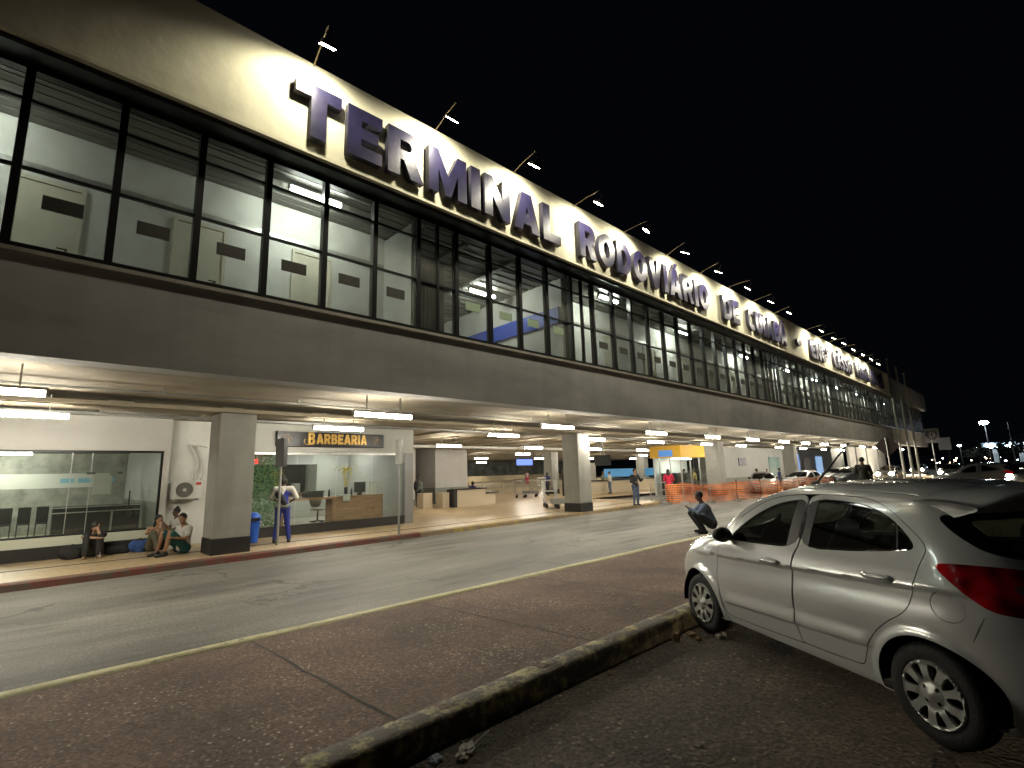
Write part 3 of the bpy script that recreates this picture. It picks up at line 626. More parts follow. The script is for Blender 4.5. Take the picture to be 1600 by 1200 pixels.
class Car:
    """panels as outlines in (s, z); z is turned into arc length so the roof is covered too"""
    def __init__(c, T, step=.03, creases=True): c.S = Surf(T, creases); c.step = step
    def sw(c, poly): return [(a, float(c.S.w(z))) for a, z in poly]
    def panel(c, name, outline, mats, parent, holes=(), off=0., rim=.012, side=(1, -1), smooth_outline=1, gap=.0025, step=None, raw_w=False, holes_w=(), **kw):
        step = step or c.step
        o = outline if raw_w else c.sw(outline)
        if smooth_outline: o = chaikin(o, smooth_outline)
        o = resamp(inset(o, gap), step*.8)
        H = [resamp(h, step*.8) for h in ([inset(chaikin(c.sw(h), 2), -gap) for h in holes]+list(holes_w))]
        A = np.array(o); gx = np.arange(A[:, 0].min()+step*.5, A[:, 0].max(), step); gy = np.arange(A[:, 1].min()+step*.5, A[:, 1].max(), step)
        G = np.array([(a, b) for a in gx for b in gy])
        if len(G):
            k = pip(G, o)
            for h in H: k &= ~pip(G, h)
            G = G[k]
            L = np.array(o+[p for h in H for p in h]); keep = np.ones(len(G), bool)
            for i in range(0, len(G), 4000):
                keep[i:i+4000] = (((G[i:i+4000, None, :]-L[None])**2).sum(-1).min(1) > (step*.35)**2)
            G = G[keep]
        V = [Vector(p) for p in o]; E_ = [(i, (i+1) % len(o)) for i in range(len(o))]
        for h in H:
            b0 = len(V); V += [Vector(p) for p in h]; E_ += [(b0+i, b0+(i+1) % len(h)) for i in range(len(h))]
        V += [Vector(p) for p in G]
        vo, eo, fo, *_ = delaunay_2d_cdt(V, E_, [], 0, 1e-6)
        W2 = np.array([tuple(v) for v in vo]); T = np.array([f for f in fo]); Cn = W2[T].mean(1); k = pip(Cn, o)
        for h in H: k &= ~pip(Cn, h)
        T = T[k]
        obs = []
        n0 = len(W2); P, N = c.S.P(W2[:, 0], W2[:, 1], off)
        verts = [P]; norms = [N]; faces = [list(map(int, t)) for t in T]; nb = n0
        if rim:
            for loop in [o]+H:
                l = np.array(loop); a, na = c.S.P(l[:, 0], l[:, 1], off); b_, _ = c.S.P(l[:, 0], l[:, 1], off-rim); m = len(l)
                verts += [a, b_]; norms += [na, na]
                for i in range(m): faces.append([nb+i, nb+(i+1) % m, nb+m+(i+1) % m, nb+m+i])
                nb += 2*m
        VV = np.concatenate(verts); NN = np.concatenate(norms); ALL = []; AN = []; FF = []
        for sd in side:
            base = sum(len(a) for a in ALL); v = VV.copy(); v[:, 1] *= sd; n_ = NN.copy(); n_[:, 1] *= sd; ALL.append(v); AN.append(n_)
            # orient faces along the normals
            for f in faces:
                p = v[f]; nn = np.cross(p[1]-p[0], p[2]-p[0])
                if len(f) == 3 and nn.dot(n_[f[0]]) < 0: FF.append([base+i for i in f[::-1]])
                else: FF.append([base+i for i in f])
        me = bpy.data.meshes.new(name); me.from_pydata(np.concatenate(ALL).tolist(), [], FF)
        for m in (mats if isinstance(mats, (list, tuple)) else [mats]): me.materials.append(m)
        me.polygons.foreach_set('use_smooth', [True]*len(FF)); me.normals_split_custom_set_from_vertices(np.concatenate(AN).tolist())
        me.update(); ob = bpy.data.objects.new(name, me); link(ob, parent); return tag(ob, **kw)
def circ(cx, cz, r_, n=40): return [(cx+r_*math.cos(2*math.pi*i/n), cz+r_*math.sin(2*math.pi*i/n)) for i in range(n)]
def slit(pts, w=.0025):
    L = []; Q = []; P = [Vector(p) for p in pts]
    for i, p in enumerate(P):
        d = (P[min(i+1, len(P)-1)]-P[max(i-1, 0)]).normalized(); L.append((p.x-d.y*w, p.y+d.x*w)); Q.append((p.x+d.y*w, p.y-d.x*w))
    return L+Q[::-1]
def paint_mat(name, col, metal=.55, rough=.34):
    b = NB(name); setp(b.p, rough=rough, metal=metal, coat=1.0); b.p.inputs['Coat Roughness'].default_value = .04
    tc = b.n('ShaderNodeTexCoord'); vo = b.n('ShaderNodeTexNoise'); vo.inputs['Scale'].default_value = 900; b.l(tc.outputs['Object'], vo.inputs[0])
    n2 = b.n('ShaderNodeTexNoise'); n2.inputs['Scale'].default_value = 2.2; n2.inputs['Detail'].default_value = 8; b.l(tc.outputs['Object'], n2.inputs[0])
    mx = b.n('ShaderNodeMixRGB', blend_type='MULTIPLY'); mx.inputs[0].default_value = .2; mx.inputs[1].default_value = c4(col); b.l(vo.outputs[0], mx.inputs[2])
    b.l(mx.outputs[0], b.p.inputs['Base Color'])
    mr = b.n('ShaderNodeMapRange'); mr.inputs['From Min'].default_value = .35; mr.inputs['From Max'].default_value = .7; mr.inputs['To Min'].default_value = .005; mr.inputs['To Max'].default_value = .03
    b.l(n2.outputs[0], mr.inputs[0]); b.l(mr.outputs[0], b.p.inputs['Coat Roughness']); return b.m
m_silver = paint_mat('silver_paint', (.84, .85, .84), .3, .22)
m_carglass = glass('tinted_car_glass', (.22, .25, .23), 1.2, 0)
m_frit = mat('gloss_black_frit', (.004, .004, .004), .06, coat=.5)
m_bpill = mat('pillar_trim', (.035, .036, .038), .38)
m_tyre = mat('tyre_rubber', (.012, .012, .012), .75, bump=.3, bscale=60)
m_well = mat('wheel_well', (.004, .004, .004), .9)
m_hub = mat('hubcap_silver', (.5, .5, .47), .35, metal=.55, var=.12, scale=6)
m_head = mat('headlamp_lens', (.5, .5, .5), .08, metal=.6)
def red_mat():
    b = NB('red_lamp_lens'); setp(b.p, rough=.03, coat=1); b.p.inputs['Base Color'].default_value = (.3, .004, .006, 1)
    tc = b.n('ShaderNodeTexCoord'); nz = b.n('ShaderNodeTexNoise'); nz.inputs['Scale'].default_value = 5; nz.inputs['Detail'].default_value = 1; b.l(tc.outputs['Object'], nz.inputs[0])
    rp = b.n('ShaderNodeValToRGB'); rp.color_ramp.elements[0].position = .42; rp.color_ramp.elements[1].position = .6; rp.color_ramp.elements[0].color = (.09, .001, .003, 1); rp.color_ramp.elements[1].color = (.55, .006, .012, 1); b.l(nz.outputs[0], rp.inputs[0]); b.l(rp.outputs[0], b.p.inputs['Base Color'])
    wv = b.n('ShaderNodeTexWave'); wv.inputs['Scale'].default_value = 60; wv.bands_direction = 'Z'; b.l(tc.outputs['Object'], wv.inputs[0])
    bp_ = b.n('ShaderNodeBump'); bp_.inputs['Strength'].default_value = .15; bp_.inputs['Distance'].default_value = .003; b.l(wv.outputs[0], bp_.inputs['Height']); b.l(bp_.outputs[0], b.p.inputs['Normal'])
    return b.m
m_red = red_mat()
ARC_R = .355
FD = [(2.06, .275), (2.10, .36), (2.13, .6), (2.135, .82), (2.14, .97), (2.12, 1.02), (2.04, 1.09), (1.93, 1.19), (1.78, 1.3), (1.6, 1.405), (1.42, 1.465), (1.25, 1.492), (1.05, 1.505),
      (1.035, 1.36), (1.035, 1.24), (1.05, 1.08), (1.09, .99), (1.11, .9), (1.115, .75), (1.12, .6), (1.12, .44), (1.10, .31), (1.08, .295), (1.4, .285), (1.8, .275)]
RD = [(1.035, 1.505), (1.028, 1.36), (1.028, 1.24), (1.043, 1.08), (1.083, .99), (1.103, .9), (1.108, .75), (1.113, .6), (1.113, .44), (1.093, .31), (1.07, .298), (.85, .3), (.67, .305), (.54, .31), (.50, .335),
      (.46, .43), (.39, .56), (.27, .67), (.11, .77), (.05, .90), (.02, .98), (-.03, 1.09), (-.085, 1.17), (-.085, 1.22), (-.0, 1.31), (.11, 1.385), (.26, 1.45), (.46, 1.49), (.75, 1.507)]
FG = [(1.96, 1.035), (1.88, 1.115), (1.74, 1.225), (1.57, 1.325), (1.4, 1.4), (1.24, 1.438), (1.048, 1.458), (1.046, 1.3), (1.062, 1.066), (1.5, 1.045)]
RG = [(1.02, 1.462), (.65, 1.46), (.39, 1.42), (.20, 1.37), (.09, 1.31), (.02, 1.235), (.0, 1.19), (.04, 1.165), (.5, 1.11), (1.036, 1.066), (1.018, 1.3)]
HG = [(-.215, 1.40), (-.28, 1.31), (-.34, 1.25), (-.42, 1.19), (-.61, 1.155), (-.9, 1.135), (-1.3, 1.13), (-1.3, 1.43), (-.7, 1.425), (-.4, 1.415)]
TL = [(-.10, 1.10), (-.20, 1.118), (-.45, 1.12), (-.60, 1.105), (-.78, 1.06), (-.84, 1.0), (-.78, .9), (-.62, .855), (-.46, .86), (-.34, .872), (-.27, .92), (-.18, 1.01)]
WS = [(2.42, 1.12), (2.36, 1.2), (2.24, 1.34), (2.16, 1.44), (2.4, 1.50), (4.0, 1.515), (4.0, 1.1), (3.0, 1.09)]
HL = [(2.86, .86), (2.95, .74), (3.1, .66), (3.35, .66), (3.4, .74), (3.2, .83)]
DOORS = FD[:13]+RD[:10:-1]+[RD[10]]+FD[-3:]
def build_car(name, T, paint, label, group=None, detail=1.0, tail_on=False, head_on=False):
    c = Car(T, step=.03*detail, creases=detail <= 1.2); zs = T[-1, 0]/1.622
    sc = lambda poly: [(a, z*zs) for a, z in poly] if zs != 1 else poly
    e = empty(name, label=label, cat='car', group=group); wm = c.S.wmax-.0005
    zb = .215
    body = [(-1.3, c.S.w(zb)), (4.0, c.S.w(zb)), (4.0, wm), (-1.3, wm)]
    w_ = c.sw
    slits = []
    if detail <= 1.2:
        slits = [slit(chaikin(w_([(2.2, 1.5), (1.9, 1.53), (1.3, 1.548), (.8, 1.55), (.4, 1.54), (-.04, 1.528), (-.2, 1.51)]), 2, False), .009),
                 slit(chaikin(w_([(-.305, .862), (-.25, .75), (-.2, .67)]), 1, False)),
                 slit(w_([(2.16, 1.03), (2.3, 1.01), (2.75, .93)]), .002),
                 slit(chaikin(w_([(-.2, 1.5), (-.215, 1.45), (-.2, 1.412)]), 1, False)),
                 slit(w_([(-.5, 1.16), (-.56, 1.128)]), .003)]
    arches = [circ(.03, .29, ARC_R), circ(2.49, .29, ARC_R)]
    def archw(cx):   # wheel opening, open to the sill
        pts = [(cx+ARC_R*math.cos(t), .29+ARC_R*math.sin(t)) for t in np.linspace(-.18, math.pi+.18, 34)]
        return w_([(a, max(z, zb+.004)) for a, z in pts])
    cap = inset(w_(circ(-.13, .86, .086, 36)), -.002)
    c.panel('body', body, paint, e, raw_w=True, smooth_outline=0, gap=0, rim=.012, side=(1, -1),
            holes=[sc(DOORS), sc(HG), sc(TL), sc(WS), sc(HL)], holes_w=[archw(.03), archw(2.49), cap]+slits)
    for nm, D, Gm in (('front_door', FD, FG), ('rear_door', RD, RG)):
        for sd in (1, -1):
            c.panel(nm, sc(D), paint, e, holes=[sc(Gm)], side=(sd,), smooth_outline=2, gap=.006, step=.014 if (sd == 1 and detail <= 1) else None)
    for nm, Gm, split in (('front_window', FG, 1.165), ('rear_window', RG, .93)):
        for sd in (1, -1):
            gl_in = chaikin(inset(chaikin(c.sw(sc(Gm)), 2), .016), 0)
            fr = c.panel(nm, sc(Gm), m_frit, e, side=(sd,), smooth_outline=2, off=-.006, holes_w=[gl_in], gap=.001, rim=.01)
            c.panel('glass_pane', gl_in, m_carglass, fr, raw_w=True, smooth_outline=0, side=(sd,), off=-.008, gap=0, rim=0)
            # satin pillar trim
            if nm == 'front_window': tr = [(1.05, 1.455), (1.16, 1.445), (1.185, 1.072), (1.064, 1.07)]
            else: tr = [(1.018, 1.458), (.925, 1.458), (.945, 1.078), (1.033, 1.07)]
            c.panel('pillar_trim', sc(tr), m_bpill, fr, smooth_outline=0, side=(sd,), off=-.002, gap=.003, rim=.006)
            if nm == 'rear_window': c.panel('window_divider', sc([(.125, 1.335), (.115, 1.325), (.125, 1.16), (.137, 1.158)]), m_bpill, fr, smooth_outline=0, side=(sd,), off=-.003, gap=0, rim=.004)
    c.panel('tailgate_window', sc(HG), m_frit, e, smooth_outline=2, off=-.004, side=(1, -1), holes=[sc([(-.42, 1.385), (-.5, 1.28), (-.62, 1.2), (-.75, 1.175), (-1.3, 1.165), (-1.3, 1.40), (-.6, 1.395)])])
    c.panel('tailgate_glass', sc([(-.42, 1.385), (-.5, 1.28), (-.62, 1.2), (-.75, 1.175), (-1.3, 1.165), (-1.3, 1.40), (-.6, 1.395)]), m_carglass, e, smooth_outline=2, off=-.006, rim=0)
    c.panel('windscreen', sc(WS), m_carglass, e, smooth_outline=2, off=-.004, rim=0)
    for sd in (1, -1):
        tl = c.panel('tail_lamp', sc(TL), emat('red_lamp_on', (1, .05, .03), 6) if tail_on else m_red, e, smooth_outline=2, off=.006, side=(sd,), rim=.02)
        if detail <= 1.2: c.panel('clear_lens', [(-.45, 1.02), (-.56, 1.035), (-.74, 1.02), (-.78, .97), (-.62, .945), (-.5, .965)], mat('smoked_lens', (.3, .16, .15), .06, metal=.5, coat=1), tl, smooth_outline=2, off=.009, side=(sd,), rim=.004)
        c.panel('headlight', sc(HL), emat('headlight_on', (1, .93, .8), 250) if head_on else m_head, e, smooth_outline=2, off=.003, side=(sd,))
    if detail <= 1.2:
        c.panel('fuel_cap', circ(-.13, .86, .0835, 36), paint, e, smooth_outline=0, gap=0, side=(1,), off=.0005)
    # black inner shell, painted shade behind the panel gaps; window openings left open
    sh = c.panel('inner_shell', [(-1.3, c.S.w(.26)), (4.0, c.S.w(.26)), (4.0, wm-.02), (-1.3, wm-.02)], m_well, e, raw_w=True, smooth_outline=0, gap=0, rim=0, off=-.035, step=.07,
            holes=[sc(inset(FG, -.0)), sc(RG), sc([(-.42, 1.385), (-.5, 1.28), (-.62, 1.2), (-.75, 1.175), (-1.29, 1.165), (-1.29, 1.40), (-.6, 1.395)]), sc([(2.5, 1.13), (2.3, 1.36), (2.5, 1.46), (3.99, 1.47), (3.99, 1.12)])],
            holes_w=[archw(.03), archw(2.49)])
    g = MB(); g.box(-.1, 2.5, -.68, .68, .24, .26); g.build('floor_pan', m_well, parent=e)
    # inner arches
    for cx in (.03, 2.49):
        n = 20
        for sd in (1, -1):
            g = MB(); vs = []
            for i in range(n+1):
                t = -.08+(math.pi+.16)*i/n
                for y in (.835, .55): vs.append((cx+(ARC_R+.02)*math.cos(t), sd*y*(.985 if y > .6 else 1), .29+(ARC_R+.02)*math.sin(t)))
            g.add(vs, [(2*i, 2*i+1, 2*i+3, 2*i+2) for i in range(n)])
            g.build('wheel_arch_liner', m_well, parent=e)
    # spoiler over the tailgate
    g = MB(); X = np.linspace(-1, 1, 41); vs = []
    prof = [(.10, .004), (-.0, .008), (-.14, .006), (-.27, -.002), (-.36, -.014), (-.39, -.022), (-.395, -.034), (-.385, -.045), (-.30, -.075), (-.22, -.10), (-.10, -.13)]
    for q in X:
        y = .605*q; k = abs(q)**6; zt = 1.575-.045*abs(q)**2.6-.05*k
        for (x, z) in prof: vs.append((x+.10*k*(1 if x < -.2 else .15)+.03*q*q, y*(1-.1*max(0, -z-.03)*3), (zt+z)*zs))
    m = len(prof); g.add(vs, [(i*m+j, i*m+j+1, (i+1)*m+j+1, (i+1)*m+j) for i in range(len(X)-1) for j in range(m-1)]+[tuple(range(m)), tuple((len(X)-1)*m+j for j in range(m))[::-1]])
    if T is HATCH: g.build('spoiler', paint, parent=e, smooth=True)
    # wheels
    for cx in (0.03, 2.49):
        for sd in (1, -1):
            wh = empty('wheel', (cx, sd*.745, .30), parent=e); n = 40
            prof = [(.19, -.08), (.235, -.088), (.28, -.082), (.297, -.06), (.302, -.03), (.302, .03), (.297, .06), (.28, .082), (.235, .088), (.205, .083)]
            vs = []; g = MB(); m = len(prof)
            for i in range(n):
                a = 2*math.pi*i/n
                for (r_, y) in prof: vs.append((r_*math.cos(a), sd*y, r_*math.sin(a)))
            g.add(vs, [(i*m+j, i*m+j+1, ((i+1) % n)*m+j+1, ((i+1) % n)*m+j) for i in range(n) for j in range(m-1)])
            g.build('tyre', m_tyre, parent=wh, smooth=True)
            g = MB(); g.tube((0, sd*-.05, 0), (0, sd*.03, 0), .2, n=24); g.build('inner_rim', m_well, parent=wh)
            if sd == 1 or detail > 1.2: g_ = hubcap(sd, .35 if cx < 1 else 1.1)
            else: g_ = hubcap(sd, .2)
            h = bpy.data.objects.new('hubcap', g_); link(h, wh)
    # mirror, handles, antenna
    for sd in (1, -1):
        g = MB(); g.ell((1.93, sd*.90, 1.085), (.075, .105, .075), 14, 10); o = g.build('mirror', m_black, parent=e, smooth=True)
        a = MB(); a.box(1.91, 1.97, min(sd*.76, sd*.86), max(sd*.76, sd*.86), 1.03, 1.07); a.build('mirror_arm', m_black, parent=o)
        for (sx, sz) in ((1.35, .915), (.295, .968)):
            if detail <= 1.2:
                p, n_ = c.S.P(np.array([sx]), np.array([float(c.S.w(sz))])); y = p[0][1]
                g = MB(); g.ell((sx+.01, sd*(y+.004), sz-.004), (.135, .012, .034), 20, 8); dish = g.build('handle_recess', paint, parent=e, smooth=True)
                g = MB(); g.ell((sx, sd*(y+.026), sz), (.105, .016, .019), 20, 8); g.ell((sx-.088, sd*(y+.012), sz), (.024, .02, .019), 10, 6); g.ell((sx+.088, sd*(y+.012), sz), (.024, .02, .019), 10, 6)
                g.build('handle', paint, parent=e, smooth=True)
    if detail <= 1.2:
        g = MB(); g.tube((1.6, 0, 1.56*zs), (1.3, 0, 1.82), .013, .009, 8); g.tube((1.3, 0, 1.82), (1.15, 0, 1.95), .009, .006, 6); g.ell((1.6, 0, 1.57), (.06, .03, .022), 10, 6)
        g.build('antenna', m_black, parent=e)
        for x, y in ((1.25, .36), (1.25, -.36), (.4, .42), (.4, -.42)):
            g = MB(); s_ = MB()
            bx = g; bx.ell((x, y, .62), (.26, .25, .12), 14, 8); rr = Matrix.Rotation(R(-14), 3, 'Y'); bx.ell((x-.24, y, .92), (.09, .23, .33), 14, 10, rr); bx.ell((x-.3, y, 1.22), (.045, .12, .075), 12, 8)
            g.build('seat', mat('seat_cloth', (.12, .12, .12), .9), parent=e, smooth=True)
        g = MB(); n = 20; vs = []
        for i in range(n):
            a = 2*math.pi*i/n; cV = Vector((1.78, .36+.18*math.cos(a), .98+.18*math.sin(a))); cV.x += .06*math.sin(a)
            for j in range(6):
                b = 2*math.pi*j/6; vs.append((cV.x+.014*math.sin(b), cV.y+.014*math.cos(b)*math.cos(a), cV.z+.014*math.cos(b)*math.sin(a)))
        g.add(vs, [(i*6+j, i*6+(j+1) % 6, ((i+1) % n)*6+(j+1) % 6, ((i+1) % n)*6+j) for i in range(n) for j in range(6)]); g.build('steering_wheel', m_black, parent=e, smooth=True)
    if head_on:
        for s_ in (1, -1):
            g = MB(); g.ell((3.2, s_*.62, .74), (.16, .24, .19), 12, 8); g.build('headlight_glare', emat('headlight_glow', (1, .86, .62), 90), parent=e, smooth=True)  # oversized glowing ellipsoid; the headlight glare is built into its shape
    return e
HC = {}
def hubcap(sd, rot):
    k = (sd, rot)
    if k in HC: return HC[k]
    Rr = .203; o = circ(0, 0, Rr, 72); H = []
    nsp = 9
    for i in range(nsp):
        a = rot+2*math.pi*i/nsp
        if i % 1 == 0:
            da = .23; di = .12
            H.append([((.085+.012*math.sin(i))*math.cos(a-di), .088*math.sin(a-di)), (.178*math.cos(a-da), .178*math.sin(a-da)), (.182*math.cos(a), .182*math.sin(a)), (.178*math.cos(a+da*.75), .178*math.sin(a+da*.75)), (.092*math.cos(a+di), .092*math.sin(a+di))])
    H = [chaikin(h, 1) for h in H]
    B = [circ(.045*math.cos(rot+.4+math.pi/2*j)*1.25, .045*math.sin(rot+.4+math.pi/2*j)*1.25, .0125, 14) for j in range(4)]
    H2 = H+B; step = .013
    G = np.array([(a, b) for a in np.arange(-Rr, Rr, step) for b in np.arange(-Rr, Rr, step)]); kk = pip(G, o)
    for h in H2: kk &= ~pip(G, h)
    G = G[kk]; V = [Vector(p) for p in o]; E_ = [(i, (i+1) % 72) for i in range(72)]
    for h in H2:
        b0 = len(V); V += [Vector(p) for p in h]; E_ += [(b0+i, b0+(i+1) % len(h)) for i in range(len(h))]
    V += [Vector(p) for p in G]; vo, eo, fo, *_ = delaunay_2d_cdt(V, E_, [], 0, 1e-6)
    W2 = np.array([tuple(v) for v in vo]); T = np.array([f for f in fo]); Cn = W2[T].mean(1); kk = pip(Cn, o)
    for h in H2: kk &= ~pip(Cn, h)
    T = T[kk]
    def Y(p):
        r_ = np.hypot(p[..., 0], p[..., 1]); y = .088+.012*np.cos(np.clip(r_/.2, 0, 1)*math.pi*.5)
        y = y-.018*np.clip((r_-.185)/.018, 0, 1)**2+.008*np.exp(-((r_-.19)/.008)**2)+.01*np.clip(1-r_/.03, 0, 1)**.5-.01*np.exp(-((r_-.075)/.02)**2)
        return y
    vs = [(a, sd*y, b) for (a, b), y in zip(W2, Y(W2))]; fs = [list(map(int, t)) for t in T]; mi = [0]*len(fs); g = MB(); g.add(vs, fs)
    for h in [o]+H2:
        l = np.array(h); y = Y(l); m = len(l); dep = .025
        g.add([(a, sd*yy, b) for (a, b), yy in zip(l, y)]+[(a*.985, sd*(yy-dep), b*.985) for (a, b), yy in zip(l, y)], [(i, (i+1) % m, m+(i+1) % m, m+i) for i in range(m)])
    me = g.mesh('hubcap', m_hub, True); HC[k] = me
    try: me.set_sharp_from_angle(angle=R(35))
    except Exception: pass
    return me
car = build_car('parked_car', HATCH, m_silver, 'silver five door hatchback parked nose to the kerb, nearest car on the right')
car.location = (5.00634, .256705, 0); car.rotation_euler = (0, 0, 1.039433)
# ------------------------------------------------------------------ shop fronts on the platform
SY = 17.0
def ch(root, name, m, boxes, parent=None, **kw):
    g = MB()
    for b_ in boxes: g.box(*b_)
    L = root.location; o = g.build(name, m, parent=parent or root, **kw)
    if parent is None: o.matrix_parent_inverse = Matrix.Translation(-L)
    return o
m_menu = mat('menu_board', (.62, .62, .56), .5)
cf = empty('snack_bar', (-3, SY, .03), label='closed snack bar behind plate glass with black counter, left of the air conditioner', cat='shop')
ch(cf, 'upper_wall', m_white, [(-14, 2.98, SY, SY+.18, 2.66, 3.56)])
ch(cf, 'side_pier', m_white, [(2.84, 2.98, SY, SY+.18, .34, 2.66)])
ch(cf, 'plinth', m_plinth, [(-14, 2.98, SY-.03, SY+.15, .03, .33)])
ch(cf, 'sill', mat('cream_sill', (.6, .62, .5), .5), [(-14, 2.84, SY+.02, SY+.16, .332, .55)])
ch(cf, 'window_frame', m_black, [(-14, 2.84, SY+.04, SY+.1, 2.6, 2.658), (2.78, 2.84, SY+.04, SY+.1, .6, 2.6), (-14, 2.78, SY+.04, SY+.1, .552, .6)])
for x0, x1 in ((-6, -.62), (-.6, .9), (.92, 1.3), (1.32, 2.78)): ch(cf, 'glass_pane', m_shopglass, [(x0, x1, SY+.066, SY+.074, .6, 2.6)])
for x0 in (-.62, .91, 1.31): ch(cf, 'pane_joint', m_steel, [(x0-.008, x0+.008, SY+.06, SY+.08, .6, 2.6)])
ch(cf, 'floor', mat('pale_green_tile', (.55, .56, .42), .25), [(-13, 3.0, SY+.2, 24, .05, .2)])
ch(cf, 'inner_ceiling', mat('shop_ceiling', (.1, .1, .1), .8), [(-13, 3.0, SY+.2, 24, 2.9, 3.0)])
ch(cf, 'back_wall', mat('dark_shelves', (.16, .16, .14), .6, col2=(.4, .39, .33), scale=2.5), [(-13, 2.84, 23.8, 24, .2, 2.9)])
ch(cf, 'partition_wall', m_white, [(2.86, 2.96, SY+.2, 23.8, 1.25, 2.9)])
ch(cf, 'tiled_dado', m_tilegrey, [(2.83, 2.96, SY+.2, 23.8, .2, 1.25)])
ch(cf, 'menu_panel', m_menu, [(-.55, 2.1, 21.0, 21.05, 1.72, 2.15)])
for x in (.9, 1.32, 1.9): ch(cf, 'menu_picture', mat('menu_picture', (.25, .5, .65), .5), [(x, x+.33, 20.985, 20.997, 1.86, 2.0)])
ch(cf, 'counter', mat('black_counter', (.03, .03, .03), .25), [(.75, 2.7, 19.0, 19.6, .2, 1.2)])
ch(cf, 'counter_rail', m_steel, [(.7, 2.7, 18.93, 18.97, 1.02, 1.05), (.7, 2.7, 18.93, 18.97, 1.16, 1.19), (.66, .72, 18.92, 18.98, .2, 1.25), (2.0, 2.05, 18.93, 18.97, .2, 1.02)])
ch(cf, 'door_handle', m_black, [(2.14, 2.17, SY+.0, SY+.04, 1.15, 1.6)])
for a_ in ((1.22, 1.4), (1.86, 1.96)): ch(cf, 'patch_fitting', m_black, [(a_[0], a_[1], SY+.05, SY+.09, 2.05, 2.1)])
ch(cf, 'notice_sheet', m_menu, [(1.6, 2.05, 19.95, 20.0, 1.5, 2.05)])
ch(cf, 'inner_tube_light', emat('shop_tube', (1, 1, .86), 130), [(-1.0, .2, 20.0, 20.06, 2.8, 2.86), (-1.0, .2, 22.5, 22.56, 2.8, 2.86)])
for k in range(5):
    g = MB(); x = -1.2+.42*k; g.box(x, x+.3, 22, 22.3, .62, .66); g.box(x, x+.3, 22.27, 22.3, .66, 1.15)
    for a in (x, x+.27):
        for b_ in (22, 22.27): g.box(a, a+.03, b_, b_+.03, .2, .62)
    o = g.build('stacked_chair', m_black); tag(o, 'black chair standing in the closed snack bar', 'chair', 'chairs in the closed snack bar')
# recess with the air conditioner
ws = empty('recess_wall', (4, 17.3, .03), label='grey white wall of the recess between the snack bar and the barber shop', cat='wall')
ch(ws, 'wall', m_offwhite, [(2.99, 5.12, 17.3, 17.4, .03, 3.56)])
ac = empty('air_conditioner', (3.47, 16.95, 1.3), label='white outdoor air conditioner unit with round fan on the recess wall', cat='air conditioner')
ch(ac, 'case', mat('ac_white', (.6, .6, .56), .4), [(3.08, 3.8, 16.8, 17.1, 1.32, 1.82)], bevel=.015)
g = MB(); g.tube((3.36, 16.8, 1.57), (3.36, 16.785, 1.57), .21, n=28); o = g.build('fan_grille', mat('grille', (.12, .12, .1), .5), parent=ac); o.matrix_parent_inverse = Matrix.Translation(-ac.location)
g = MB()
for r_ in (.05, .09, .13, .17, .205):
    n = 28
    for i in range(n):
        a0 = 2*math.pi*i/n; a1 = 2*math.pi*(i+1)/n; g.tube((3.36+r_*math.cos(a0), 16.78, 1.57+r_*math.sin(a0)), (3.36+r_*math.cos(a1), 16.78, 1.57+r_*math.sin(a1)), .004, n=4)
o = g.build('fan_guard', m_steel, parent=ac); o.matrix_parent_inverse = Matrix.Translation(-ac.location)
g = MB(); g.tube((3.36, 16.776, 1.57), (3.36, 16.765, 1.57), .045, n=16); o = g.build('fan_hub', m_white, parent=ac); o.matrix_parent_inverse = Matrix.Translation(-ac.location)
ch(ac, 'red_badge', mat('red_badge', (.5, .03, .02), .5), [(3.63, 3.76, 16.79, 16.799, 1.7, 1.77)])
ch(ac, 'bracket', m_steeld, [(3.12, 3.16, 16.8, 17.3, 1.27, 1.318), (3.7, 3.74, 16.8, 17.3, 1.27, 1.318)])
for k in range(2):
    g = MB(); pts = [(3.62+.18*k, 17.05, 1.84), (3.68+.2*k, 17.2, 2.05), (3.74+.1*k, 17.22, 2.4), (3.6+.12*k, 17.22, 2.7), (3.5+.2*k, 17.22, 2.85), (3.75+.2*k, 17.25, 2.8)]
    g.path(pts, .022, 8); o = g.build('insulated_hose', m_white, parent=ac); o.matrix_parent_inverse = Matrix.Translation(-ac.location)
# barber shop
bs = empty('barber_shop', (8, SY, .03), label='barber shop with plate glass front, wooden desk and black and gold sign', cat='shop')
m_bwall = mat('grey_shop_wall', (.34, .34, .31), .6)
ch(bs, 'upper_wall', m_bwall, [(5.14, 10.98, SY, SY+.18, 2.66, 3.56)])
ch(bs, 'corner_post', mat('corner_post_grey', (.2, .2, .2), .5), [(10.62, 10.98, SY, SY+.2, .03, 2.66)])
ch(bs, 'window_frame', m_steel, [(5.14, 10.62, SY+.05, SY+.1, 2.58, 2.658)])
ch(bs, 'plinth', m_plinth, [(5.14, 10.62, SY-.01, SY+.15, .03, .33)])
for x in (5.2, 6.56, 7.92, 9.28): ch(bs, 'glass_pane', m_shopglass, [(x, x+1.33, SY+.066, SY+.074, .335, 2.58)])
ch(bs, 'floor', mat('barber_floor', (.4, .37, .3), .3), [(5.14, 10.9, SY+.2, 22, .06, .2)])
ch(bs, 'inner_ceiling', mat('barber_ceiling', (.3, .3, .29), .8), [(5.14, 10.9, SY+.2, 22, 2.85, 2.95)])
ch(bs, 'back_wall', mat('barber_wall', (.33, .34, .3), .6), [(5.14, 10.9, 21.8, 22, .2, 2.85)])
ch(bs, 'side_wall', m_bwall, [(10.66, 10.97, SY+.2, 22, .03, 2.95), (5.0, 5.13, SY+.4, 22, .03, 2.95)])
ch(bs, 'mirror', mat('mirror', (.8, .82, .8), .02, metal=1), [(6.6, 9.2, 21.74, 21.79, 1.1, 2.4)])
